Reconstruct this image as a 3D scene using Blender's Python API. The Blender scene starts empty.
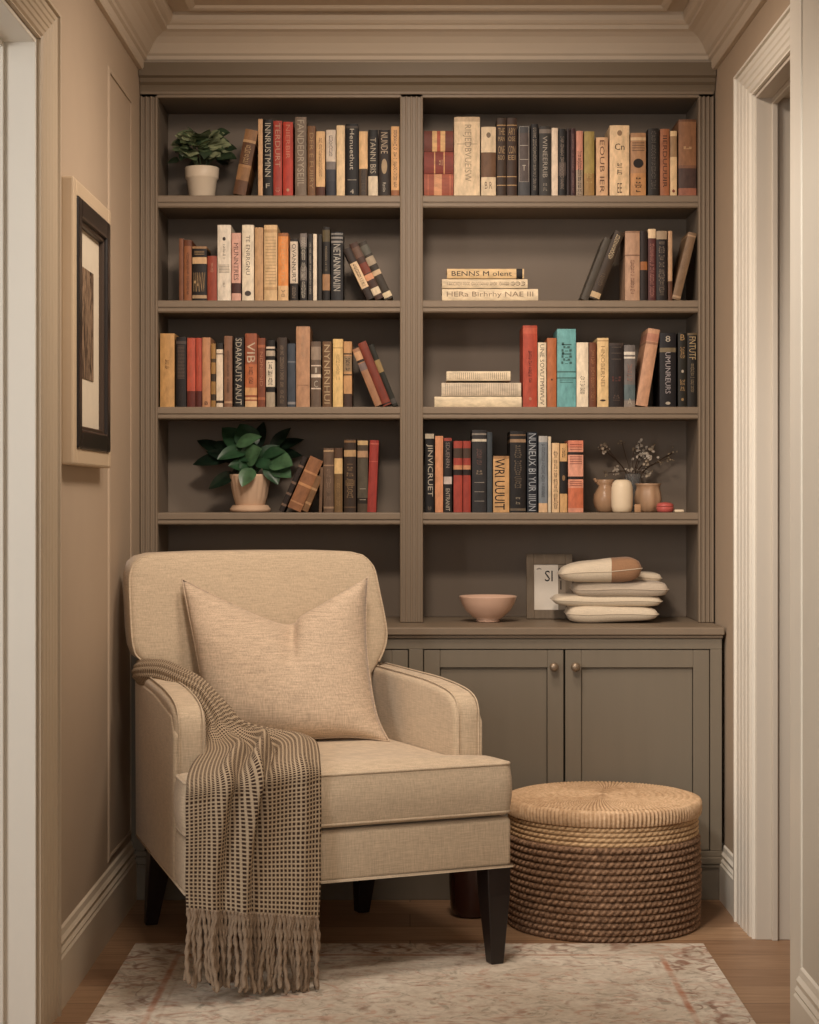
import bpy, bmesh, math, random
from mathutils import Vector, Matrix
random.seed(7)
PI = math.pi
SC = bpy.context.scene
COL = SC.collection
D = 6.2          # distance camera -> bookcase face
S = 310.0        # photo pixels per metre on that face
H = 1.2545       # camera height
def P(px, py, k):
    return Vector(((px-410)*k/S, D*k, H+(497-py)*k/S))
def XA(px, k): return (px-410)*k/S
def ZA(py, k): return H+(497-py)*k/S

# ------------------------------------------------------------------ materials
def lin(c):
    return tuple(((v/255)/12.92 if v/255 <= .04045 else ((v/255+.055)/1.055)**2.4) for v in c)
MATS = {}
class NB:
    def __init__(s, name, rough=.6, spec=.3):
        s.m = bpy.data.materials.new(name); s.m.use_nodes = True
        s.t = s.m.node_tree; s.n = s.t.nodes; s.l = s.t.links
        s.b = s.n['Principled BSDF']
        s.b.inputs['Roughness'].default_value = rough
        s.b.inputs['Specular IOR Level'].default_value = spec
    def node(s, ty, **kw):
        n = s.n.new(ty)
        for k, v in kw.items(): setattr(n, k, v)
        return n
    def set(s, n, i, v):
        if isinstance(v, bpy.types.NodeSocket): s.l.new(v, n.inputs[i])
        else: n.inputs[i].default_value = v
    def coord(s, kind='Object', scale=(1,1,1)):
        c = s.node('ShaderNodeTexCoord'); mp = s.node('ShaderNodeMapping')
        s.l.new(c.outputs[kind], mp.inputs['Vector']); mp.inputs['Scale'].default_value = scale
        return mp.outputs['Vector']
    def noise(s, vec, scale, detail=3, rough=.5, dist=0):
        n = s.node('ShaderNodeTexNoise')
        s.l.new(vec, n.inputs['Vector']); n.inputs['Scale'].default_value = scale
        n.inputs['Detail'].default_value = detail; n.inputs['Roughness'].default_value = rough
        n.inputs['Distortion'].default_value = dist
        return n.outputs['Fac']
    def math(s, op, a, b=0.0, c=0.0, clamp=False):
        n = s.node('ShaderNodeMath', operation=op); n.use_clamp = clamp
        s.set(n, 0, a); s.set(n, 1, b); s.set(n, 2, c)
        return n.outputs[0]
    def ramp(s, fac, lo, hi):
        n = s.node('ShaderNodeMapRange'); s.set(n, 0, fac)
        n.inputs[1].default_value = lo; n.inputs[2].default_value = hi
        return n.outputs[0]
    def mix(s, fac, a, b, mode='MIX'):
        n = s.node('ShaderNodeMix', data_type='RGBA', blend_type=mode)
        s.set(n, 0, fac)
        for i, v in ((6, a), (7, b)):
            if isinstance(v, bpy.types.NodeSocket): s.l.new(v, n.inputs[i])
            else: n.inputs[i].default_value = (*v, 1)
        return n.outputs[2]
    def color(s, v):
        if isinstance(v, bpy.types.NodeSocket): s.l.new(v, s.b.inputs['Base Color'])
        else: s.b.inputs['Base Color'].default_value = (*v, 1)
        return s
    def bump(s, h, strength=.3, dist=.002):
        n = s.node('ShaderNodeBump'); n.inputs['Strength'].default_value = strength
        n.inputs['Distance'].default_value = dist
        s.l.new(h, n.inputs['Height']); s.l.new(n.outputs[0], s.b.inputs['Normal'])
        return s

def paint(name, rgb, rough=.55, var=.06, grain=None, bump=.05):
    if name in MATS: return MATS[name]
    b = NB(name, rough); c = lin(rgb)
    v = b.coord('Object', grain or (1,1,1))
    n = b.noise(v, 9 if not grain else 3, 4)
    b.color(b.mix(n, tuple(x*(1-var) for x in c), tuple(min(1, x*(1+var)) for x in c)))
    b.bump(b.noise(v, 120 if not grain else 14, 2), bump, .001)
    MATS[name] = b.m; return b.m
def linen(name, rgb, scale=1.0, var=.22):
    if name in MATS: return MATS[name]
    b = NB(name, .9, .15); c = lin(rgb)
    a = b.noise(b.coord('Object', (30*scale, 30*scale, 420*scale)), 1, 3, .6)
    w = b.noise(b.coord('Object', (420*scale, 420*scale, 30*scale)), 1, 3, .6)
    f = b.math('ADD', b.math('MULTIPLY', a, .5), b.math('MULTIPLY', w, .5))
    f2 = b.ramp(f, .36, .64)
    b.color(b.mix(f2, tuple(x*(1-var) for x in c), tuple(min(1, x*(1+var*.7)) for x in c)))
    b.bump(f, .35, .0012)
    b.b.inputs['Sheen Weight'].default_value = .15
    MATS[name] = b.m; return b.m
def cloth(rgb, gloss=.55):
    key = 'book_cloth_%d_%d_%d' % tuple(rgb)
    if key in MATS: return MATS[key]
    b = NB(key, gloss, .3); c = lin(rgb)
    n = b.noise(b.coord('Object', (60, 60, 25)), 1, 4, .6)
    b.color(b.mix(b.ramp(n, .3, .7), tuple(x*.72 for x in c), tuple(min(1, x*1.22) for x in c)))
    b.bump(n, .15, .001)
    MATS[key] = b.m; return b.m
def plain(name, rgb, rough=.5, metal=0, spec=.3):
    if name in MATS: return MATS[name]
    b = NB(name, rough, spec); c = lin(rgb)
    n = b.noise(b.coord('Object'), 25, 3)
    b.color(b.mix(n, tuple(x*.9 for x in c), tuple(min(1, x*1.08) for x in c)))
    b.b.inputs['Metallic'].default_value = metal
    MATS[name] = b.m; return b.m

# ------------------------------------------------------------------ mesh helpers
def obj(name, bm, mats, parent=None, smooth=False, bevel=0, seg=2):
    me = bpy.data.meshes.new(name)
    bmesh.ops.recalc_face_normals(bm, faces=bm.faces[:])
    bm.to_mesh(me); bm.free()
    for m in (mats if isinstance(mats, (list, tuple)) else [mats]): me.materials.append(m)
    if smooth:
        for p in me.polygons: p.use_smooth = True
    o = bpy.data.objects.new(name, me); COL.objects.link(o)
    if parent is not None: o.parent = parent
    if bevel:
        md = o.modifiers.new('bevel', 'BEVEL'); md.width = bevel; md.segments = seg
        md.limit_method = 'ANGLE'; md.angle_limit = math.radians(40)
        md.harden_normals = False
    return o
def empty(name, loc=(0,0,0)):
    o = bpy.data.objects.new(name, None); COL.objects.link(o); o.location = loc
    o.empty_display_size = .05
    return o
def tag(o, label=None, cat=None, group=None, kind=None):
    if label: o['label'] = label
    if cat: o['category'] = cat
    if group: o['group'] = group
    if kind: o['kind'] = kind
    return o
def box(bm, x0, x1, y0, y1, z0, z1, mi=0):
    vs = [bm.verts.new((x, y, z)) for z in (z0, z1) for y in (y0, y1) for x in (x0, x1)]
    for f in ((0,2,3,1),(4,5,7,6),(0,1,5,4),(2,6,7,3),(0,4,6,2),(1,3,7,5)):
        bm.faces.new([vs[i] for i in f]).material_index = mi
def BX(*a):
    bm = bmesh.new(); box(bm, *a); return bm
def BXS(*lst):
    bm = bmesh.new()
    for a in lst: box(bm, *a)
    return bm
def sweep(bm, ring_pts, closed_ring=True, cap=True, mi=0):
    """ring_pts: list of rings (lists of points)"""
    rs = [[bm.verts.new(p) for p in r] for r in ring_pts]
    n = len(rs[0])
    for a, b in zip(rs[:-1], rs[1:]):
        for i in range(n if closed_ring else n-1):
            j = (i+1) % n
            bm.faces.new((a[i], a[j], b[j], b[i])).material_index = mi
    if cap and closed_ring:
        bm.faces.new(rs[0][::-1]).material_index = mi; bm.faces.new(rs[-1]).material_index = mi
    return rs
def lathe(bm, prof, n=32, c=(0,0,0), mi=0, ripple=None):
    rings = []
    for r, z in prof:
        ring = []
        for i in range(n):
            a = 2*PI*i/n
            rr = r*(1+(ripple(a, z) if ripple else 0))
            ring.append((c[0]+rr*math.cos(a), c[1]+rr*math.sin(a), c[2]+z))
        rings.append(ring)
    return sweep(bm, rings, True, True, mi)
def tube(bm, pts, r, n=6, mi=0, cap=True, twist=0, lobes=0):
    pts = [Vector(p) for p in pts]; rings = []
    up = Vector((0,0,1))
    t0 = (pts[1]-pts[0]).normalized()
    a = t0.cross(up if abs(t0.z) < .9 else Vector((1,0,0))).normalized()
    for i, p in enumerate(pts):
        t = (pts[min(i+1, len(pts)-1)]-pts[max(i-1, 0)]).normalized()
        a = (a-t*a.dot(t)).normalized(); b = t.cross(a)
        rr = r[i] if isinstance(r, (list, tuple)) else r
        ring = []
        for j in range(n):
            th = 2*PI*j/n
            q = rr*(1+(.28*math.cos(lobes*(th)-twist*i) if lobes else 0))
            ring.append(p+a*q*math.cos(th)+b*q*math.sin(th))
        rings.append(ring)
    sweep(bm, rings, True, cap, mi)
def catmull(pts, per=6, closed=False):
    pts = [Vector(p) for p in pts]; n = len(pts); out = []
    rng = n if closed else n-1
    for i in range(rng):
        g = (lambda q: pts[q % n]) if closed else (lambda q: pts[max(0, min(n-1, q))])
        p0, p1, p2, p3 = g(i-1), g(i), g(i+1), g(i+2)
        for s in range(per):
            t = s/per
            out.append(.5*((2*p1)+(p2-p0)*t+(2*p0-5*p1+4*p2-p3)*t*t+(3*p1-p0-3*p2+p3)*t**3))
    if not closed: out.append(pts[-1])
    return out
def profile_run(bm, prof, path, mi=0):
    """prof: list of 2D (p,z); path: list of functions (p,z)->point"""
    rs = [[bm.verts.new(f(p, z)) for p, z in prof] for f in path]
    for a, b in zip(rs[:-1], rs[1:]):
        for i in range(len(prof)-1):
            bm.faces.new((a[i], a[i+1], b[i+1], b[i])).material_index = mi
    for r in (rs[0], rs[-1]): bm.faces.new(r).material_index = mi

# ------------------------------------------------------------------ palette
WALL = paint('wall_paint', (176,156,134), .7, .03)
WALL_DAY = paint('wall_paint_daylit', (204,196,182), .7, .03)  # wall paint lightened and greyed for the daylight on the near stretch
TRIM = paint('trim_paint', (226,219,206), .42, .02)
TRIMW = paint('trim_paint_warm', (188,170,146), .5, .02)
CEIL = paint('ceiling_paint', (196,180,160), .7, .03)
CAB = paint('cabinet_paint', (129,113,95), .5, .07, (9, 9, .7), .08)
CABIN = paint('cabinet_inner_paint', (126,112,98), .55, .06, (5, 5, .8), .06)
LINEN = linen('chair_linen', (196,176,150), 1)
PILLOW_L = linen('pillow_linen', (198,176,152), .8, .3)
DARKWOOD = plain('dark_leg_wood', (30,22,20), .32, 0, .5)
BLACKF = plain('black_frame_wood', (32,25,22), .35, 0, .4)
PAGE = paint('book_pages', (205,186,150), .85, .12, (1, 1, 260), .3)

def floor_mat():
    b = NB('oak_floor', .42, .35)
    br = b.node('ShaderNodeTexBrick'); b.l.new(b.coord('Object'), br.inputs['Vector'])
    br.offset = .37
    for k, v in (('Scale', 1), ('Mortar Size', .0016), ('Brick Width', 1.7), ('Row Height', .17), ('Mortar Smooth', .2), ('Bias', 0)):
        br.inputs[k].default_value = v
    br.inputs['Color1'].default_value = (*lin((178,144,112)), 1)
    br.inputs['Color2'].default_value = (*lin((152,118,90)), 1)
    br.inputs['Mortar'].default_value = (*lin((92,64,44)), 1)
    g = b.noise(b.coord('Object', (2.2, 26, 1)), 2.2, 6, .6, .5)
    b.color(b.mix(b.ramp(g, .3, .75), br.outputs['Color'], (.62,.56,.5), 'MULTIPLY'))
    b.bump(g, .08, .001)
    return b.m
FLOOR = floor_mat()

# ------------------------------------------------------------------ the room
XL, XR, XN = -.871, .984, .8865
YB = 6.2
ZC = 2.79
tag(obj('floor', BX(-3.2, 3.2, -1.2, 6.6, -.08, 0), FLOOR), kind='structure')
tag(obj('ceiling', BX(-3.2, 3.2, -1.2, 6.6, ZC, ZC+.08), CEIL), kind='structure')
# left wall with its cased opening
oy0, oy1, oz = 3.35, D*.72, 2.32
tag(obj('wall_left', BXS((XL-.16, XL, -1.2, oy0, 0, ZC), (XL-.16, XL, oy1, 6.6, 0, ZC), (XL-.16, XL, oy0, oy1, oz, ZC)), WALL), kind='structure')
# right wall: far stretch with doorway, near stretch stands a little proud
ry0, ry1, rz = D*.72, D*.88, 2.396
tag(obj('wall_right', BXS((XR, XR+.13, D*.72, ry0+.02, 0, ZC), (XR, XR+.13, ry1, 6.6, 0, ZC), (XR, XR+.13, ry0, ry1, rz, ZC)), WALL), kind='structure')
tag(obj('wall_near', BX(XN, XN+.24, -1.2, D*.70, 0, ZC), WALL_DAY), kind='structure')
tag(obj('wall_back', BXS((XL, XR, 6.535, 6.6, 0, ZC), (XL, XR, YB+.005, 6.535, 2.652, ZC)), WALL), kind='structure')
# room seen through the doorway on the right
tag(obj('wall_hall', BXS((1.6, 1.66, 3.6, 6.6, 0, ZC), (XR+.13, 1.6, 6.54, 6.6, 0, ZC)), WALL), kind='structure')

# crown moulding
crown = [(0,2.625),(.014,2.625),(.018,2.632),(.018,2.655),(.026,2.66),(.026,2.672),(.034,2.678),(.04,2.69),(.05,2.707),(.066,2.724),(.084,2.735),(.1,2.74),(.1,2.752),(.11,2.757),(.118,2.765),(.12,2.779),(.12,2.79),(0,2.79)]
bm = bmesh.new()
profile_run(bm, crown, [lambda p, z: (XL+p, -1.2, z), lambda p, z: (XL+p, YB-p, z), lambda p, z: (XR-p, YB-p, z), lambda p, z: (XR-p, D*.72, z)])
tag(obj('trim_1', bm, CEIL), kind='structure')
# a second stepped line on the ceiling
bm = bmesh.new()
pr = [(.17,2.79),(.17,2.782),(.18,2.778),(.192,2.782),(.2,2.79)]
profile_run(bm, pr, [lambda p, z: (XL+p, -1.2, z), lambda p, z: (XL+p, YB-p, z), lambda p, z: (XR-p, YB-p, z), lambda p, z: (XR-p, 4.5, z)])
tag(obj('trim_2', bm, CEIL), kind='structure')

# baseboards
basep = [(0,0),(.018,0),(.018,.118),(.014,.124),(.016,.13),(.011,.138),(.013,.15),(.007,.158),(.005,.172),(0,.176)]
def baseboard(name, f0, f1, sc=1.0, m=TRIM):
    bm = bmesh.new(); profile_run(bm, [(p*1.15, z*sc) for p, z in basep], [f0, f1]); tag(obj(name, bm, m), kind='structure')
baseboard('baseboard_left', lambda p, z: (XL+p, oy1+.17, z), lambda p, z: (XL+p, D*.99, z), 1.05, paint('baseboard_paint', (206,190,168), .5, .02))
baseboard('baseboard_right', lambda p, z: (XR-p, D*.917, z), lambda p, z: (XR-p, D*.985, z), .95)
baseboard('baseboard_near', lambda p, z: (XN-p, -1.2, z), lambda p, z: (XN-p, D*.70, z), 1.1)

# casing profile (across the width w: 0 = opening side), thickness out of the wall
def casing_prof(w, n=6, t=.016):
    pts = [(0,0),(0,t*.75)]
    for i in range(n):
        a = w*(.08+.84*i/n); b = w*(.08+.84*(i+1)/n)
        h = t*(.75+.3*i/n)
        pts += [(a, h-.003), (a+(b-a)*.25, h+.002), (a+(b-a)*.8, h+.004), (b-.0005, h-.003)]
    pts += [(w*.93, t*1.5), (w, t*1.5), (w, 0)]
    return pts
# left opening: far side casing + head casing
bm = bmesh.new()
w = .19; cw = .1
profile_run(bm, casing_prof(1, 5, .018), [
    lambda p, z: (XL+z, oy1+p*w, 0), lambda p, z: (XL+z, oy1+p*w, oz+p*cw),
    lambda p, z: (XL+z, oy0-p*cw, oz+p*cw), lambda p, z: (XL+z, oy0-p*cw, 0)])
tag(obj('trim_3', bm, TRIMW), kind='structure')
# jamb lining of the left opening
bm = BXS((XL-.3, XL+.004, oy1-.012, oy1-.002, 0, oz), (XL-.3, XL+.004, oy0+.002, oy0+.012, 0, oz), (XL-.3, XL+.004, oy0, oy1-.012, oz-.012, oz-.001),
         (XL-.3, XL-.068, oy1-.026, oy1-.012, 0, oz-.012), (XL-.3, XL-.068, oy0+.012, oy1-.026, oz-.026, oz-.012))
tag(obj('trim_4', bm, TRIM, bevel=.002), kind='structure')
# right doorway casing
bm = bmesh.new()
w = D*.918-ry1; ch = .1
profile_run(bm, casing_prof(1, 4, .018), [
    lambda p, z: (XR-z, ry1+p*w, 0), lambda p, z: (XR-z, ry1+p*w, rz+p*ch), lambda p, z: (XR-z, ry0, rz+p*ch)])
tag(obj('trim_5', bm, TRIM), kind='structure')
bm = BXS((XR-.004, XR+.135, ry1-.012, ry1-.001, 0, rz), (XR+.04, XR+.056, ry1-.026, ry1-.012, 0, rz-.012), (XR-.004, XR+.135, ry0, ry1-.012, rz-.012, rz-.001),
         (XR+.04, XR+.056, ry0, ry1-.026, rz-.03, rz-.012))
tag(obj('trim_6', bm, paint('jamb_paint', (196,186,172), .5, .02), bevel=.002), kind='structure')
# near pilaster / casing on the right
bm = BXS((XN-.004, XN+.24, D*.70, D*.72, 0, ZC))
tag(obj('trim_7', bm, TRIM, bevel=.002), kind='structure')

# raised panel mouldings on the left wall
def wall_panel(name, y0, y1, z0, z1):
    bm = bmesh.new(); t = .0055; w = .016
    pr = [(0,0),(.004,t*.6),(.012,t),(.018,t*.7),(w,t*.35),(w,0)]
    path = [lambda p, z: (XL+z, y0+p, z0+p), lambda p, z: (XL+z, y1-p, z0+p), lambda p, z: (XL+z, y1-p, z1-p), lambda p, z: (XL+z, y0+p, z1-p), lambda p, z: (XL+z, y0+p, z0+p)]
    profile_run(bm, pr, path)
    tag(obj(name, bm, WALL), kind='structure')
wall_panel('trim_8', D*.893, D*.968, .2, 2.5)

# ------------------------------------------------------------------ framed picture on the left wall
def framed_picture():
    y0, y1 = D*.772, D*.868; z0, z1 = 1.335, 2.055
    r = empty('framed_picture', (XL, (y0+y1)/2, z0))
    tag(r, 'black framed sketch with white mat mounted on the left wall', 'picture')
    Y0, Y1, Z = y0-(y0+y1)/2, y1-(y0+y1)/2, z1-z0
    def rim(a, b, x0, x1, m, name, bev=.004):
        bm = bmesh.new()
        t = b
        box(bm, x0, x1, Y0+a, Y0+a+t, a, Z-a); box(bm, x0, x1, Y1-a-t, Y1-a, a, Z-a)
        box(bm, x0, x1, Y0+a+t, Y1-a-t, a, a+t); box(bm, x0, x1, Y0+a+t, Y1-a-t, Z-a-t, Z-a)
        return obj(name, bm, m, r, bevel=bev)
    rim(0, .045, 0, .034, paint('picture_mount_paint', (190,168,140), .5, .03), 'outer_frame', .006)
    rim(.042, .05, .006, .040, BLACKF, 'inner_frame', .006)
    rim(.09, .012, .004, .030, plain('frame_bead', (60,46,36), .4), 'inner_bead', .003)
    obj('backing', BX(0, .012, Y0+.02, Y1-.02, .02, Z-.02), BLACKF, r)
    obj('mat_board', BX(.012, .016, Y0+.095, Y1-.095, .095, Z-.095), plain('mat_white', (206,192,170), .8), r)
    b = NB('sketch_print', .8, .1)
    n = b.noise(b.coord('Object', (1, 26, 5)), 1.6, 6, .65, 2.2)
    b.color(b.mix(b.ramp(n, .4, .6), lin((44,32,26)), lin((150,124,100))))
    obj('sketch', BX(.016, .018, Y0+.20, Y1-.2, .23, Z-.2), b.m, r)
framed_picture()
# ------------------------------------------------------------------ bookcase
BX0, BX1 = XL+.002, XA(713.5, 1)       # outside of the bookcase
LS0, LS1 = XA(158, 1), XA(400, 1)      # left bay opening
RS0, RS1 = XA(423, 1), XA(698, 1)      # right bay opening
ROWY = [195.5, 300.5, 407.0, 512.7]
ROWZ = [ZA(y, 1) for y in ROWY]
ZT = ZA(98, 1)
ZCT = .8495                              # countertop height
DEP = .295
bc = empty('bookcase', (0, YB, ZCT))
tag(bc, 'tall taupe painted built-in bookcase with open shelves in two bays', 'bookcase')
def bpart(name, bm, m, bevel=.002, seg=2):
    o = obj(name, bm, m, None, bevel=bevel, seg=seg)
    o.data.transform(Matrix.Translation((0, -YB, -ZCT))); o.parent = bc
    return o
for x0, x1 in ((BX0, LS0-.004), (LS1+.004, RS0-.004), (RS1+.004, BX1)):
    bpart('side_panel', BX(x0, x1, YB+.018, YB+DEP+.02, ZCT+.001, ZT+.05), CABIN)
for x0, x1, in ((LS0-.004, LS1+.004), (RS0-.004, RS1+.004)):
    bm = bmesh.new(); box(bm, x0, x1, YB+DEP, YB+DEP+.015, ZCT+.001, ZT+.05)
    bpart('back_panel', bm, CABIN, 0)
    bpart('top_board', BX(x0, x1, YB+.018, YB+DEP, ZT+.006, ZT+.04), CABIN)
    for z in ROWZ:
        bm = BXS((x0, x1, YB+.012, YB+DEP, z-.034, z), (x0, x1, YB, YB+.016, z-.039, z+.0005), (x0, x1, YB-.005, YB+.01, z-.022, z-.0015), (x0, x1, YB-.003, YB+.01, z-.0365, z-.0255))
        bpart('shelf', bm, CAB, .0022)
def stile(x0, x1):
    bm = BX(x0, x1, YB-.006, YB+.02, ZCT+.001, ZT+.02)
    w = x1-x0
    n = max(2, round(w/.017))
    for i in range(n+1):
        c = x0+.004+(w-.008)*i/n
        box(bm, c-.0032, c+.0032, YB-.013, YB-.004, ZCT+.001, ZT+.004)
    bpart('stile', bm, CAB, .002)
stile(BX0, LS0); stile(LS1, RS0); stile(RS1, BX1)
bpart('top_rail', BXS((BX0, BX1, YB-.006, YB+.02, ZT, ZA(84, 1)), (BX0, BX1, YB-.012, YB, ZT+.01, ZT+.02)), CAB)
bm = bmesh.new()
pr = [(.0,2.56),(.012,2.56),(.016,2.572),(.014,2.58),(.026,2.588),(.03,2.6),(.042,2.606),(.042,2.648),(0,2.648)]
profile_run(bm, pr, [lambda p, z: (BX0, YB-p, z), lambda p, z: (XR-.003, YB-p, z)])
bpart('cornice', bm, paint('cornice_paint', (112,98,80), .5, .05), 0)

# countertop
ZC0 = ZCT-.034
YF = D*.965                             # cabinet face
CX0, CX1 = XL+.003, XA(722, .965)
ct = obj('countertop', BXS((CX0, CX1+.006, YF-.018, YB+DEP+.015, ZC0+.01, ZCT), (CX0, CX1+.003, YF-.009, YF+.03, ZC0, ZC0+.0105)), CAB, bevel=.004, seg=3)
tag(ct, 'long taupe countertop ledge between the open shelves and the cupboards', 'countertop')

# base cabinet
cab = empty('base_cabinet', (0, YF, 0))
tag(cab, 'taupe painted base cabinet with shaker doors below the countertop', 'cabinet')
CAB2 = paint('cupboard_paint', (120,110,95), .5, .07, (9, 9, .7), .08)
def cpart(name, bm, m, parent=None, bevel=.002, loc=None):
    o = obj(name, bm, m, None, bevel=bevel)
    o.data.transform(Matrix.Translation((0, -YF, 0))); o.parent = parent or cab
    return o
zb, zt = .155, .778
zp = .135
doorx = [(XA(424, .965), XA(563.6, .965)), (XA(565.4, .965), XA(709.5, .965))]
dl1 = XA(408, .965); dlm = (CX0+.045+dl1)/2
doorx2 = [(CX0+.045, dlm-.0015), (dlm+.0015, dl1)]
cpart('carcass', BXS((CX0, CX0+.02, YF+.05, 6.5, 0, ZC0-.001), (CX1-.02, CX1, YF+.05, 6.5, 0, ZC0-.001), (CX0+.02, CX1-.02, 6.48, 6.5, 0, ZC0-.001), (CX0+.02, CX1-.02, YF+.05, 6.48, .1, .13)), CABIN, None, 0)
g = .0025
xs = [CX0, doorx2[0][0]-g, doorx2[1][1]+g, doorx[0][0]-g, doorx[1][1]+g, CX1]
cpart('face_frame', BXS((CX0, CX1, YF, YF+.05, zt+g, ZC0-.0005), (CX0, CX1, YF, YF+.05, zp, zb-g), *[(xs[i], xs[i+1], YF, YF+.05, zb-g, zt+g) for i in (0, 2, 4)]), CAB2)
cpart('plinth', BXS((CX0, CX1, YF-.002, YF+.05, 0, zp), (CX0, CX1, YF-.010, YF, zp-.022, zp-.002), (CX0, CX1, YF-.007, YF, zp-.034, zp-.024)), CAB2)
KNOB = plain('knob_metal', (150,132,112), .4, .6)
def door(x0, x1, knob_x):
    st = .05
    dr = cpart('door', BXS((x0, x0+st, YF+.003, YF+.028, zb, zt), (x1-st, x1, YF+.003, YF+.028, zb, zt), (x0+st, x1-st, YF+.003, YF+.028, zt-.055, zt), (x0+st, x1-st, YF+.003, YF+.028, zb, zb+.06)), CAB2)
    cpart('door_panel', BX(x0+st+.0022, x1-st-.0022, YF+.014, YF+.022, zb+.0622, zt-.0572), CAB2, dr, 0)
    bm = bmesh.new()
    lathe(bm, [(.004, 0), (.006, .001), (.006, .01), (.009, .014), (.0135, .019), (.0145, .024), (.012, .03), (.006, .033), (.001, .0335)], 20)
    bmesh.ops.transform(bm, matrix=Matrix.Translation((knob_x, YF+.003, .727)) @ Matrix.Rotation(PI/2, 4, 'X'), verts=bm.verts)
    o = cpart('knob', bm, KNOB, dr, 0)
    for p in o.data.polygons: p.use_smooth = True
door(*doorx[0], XA(553.5, .965)); door(*doorx[1], XA(575, .965))
door(*doorx2[0], doorx2[0][1]-.025); door(*doorx2[1], doorx2[1][0]+.025)

# ------------------------------------------------------------------ books
def text_mesh(body):
    cu = bpy.data.curves.new('lettering', 'FONT'); cu.body = body
    cu.resolution_u = 2; cu.extrude = 0.0; cu.fill_mode = 'FRONT'
    o = bpy.data.objects.new('lettering_tmp', cu)
    COL.objects.link(o)
    bpy.context.view_layer.update()
    me = bpy.data.meshes.new_from_object(o.evaluated_get(bpy.context.evaluated_depsgraph_get()))
    bpy.data.objects.remove(o); bpy.data.curves.remove(cu)
    return me
def fit_text(body, w, h, stretch=True):
    """text fitted in a w x h box centred on the origin, in the XY plane"""
    me = text_mesh(body)
    xs = [v.co.x for v in me.vertices]; ys = [v.co.y for v in me.vertices]
    cx, cy = (min(xs)+max(xs))/2, (min(ys)+max(ys))/2
    sx, sy = w/(max(xs)-min(xs)), h/(max(ys)-min(ys))
    if not stretch: sx = sy = min(sx, sy)
    for v in me.vertices: v.co = ((v.co.x-cx)*sx, (v.co.y-cy)*sy, 0)
    return me
GAIN = 1.0
def gc(c):
    g = sum(c)/3
    t = max(0, min(1, ((g+max(c))/2-45)/100)); k = .66+.46*t*t*(3-2*t)
    return tuple(min(238, int((v*.86+g*.14)*GAIN*k)) for v in c)
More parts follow.
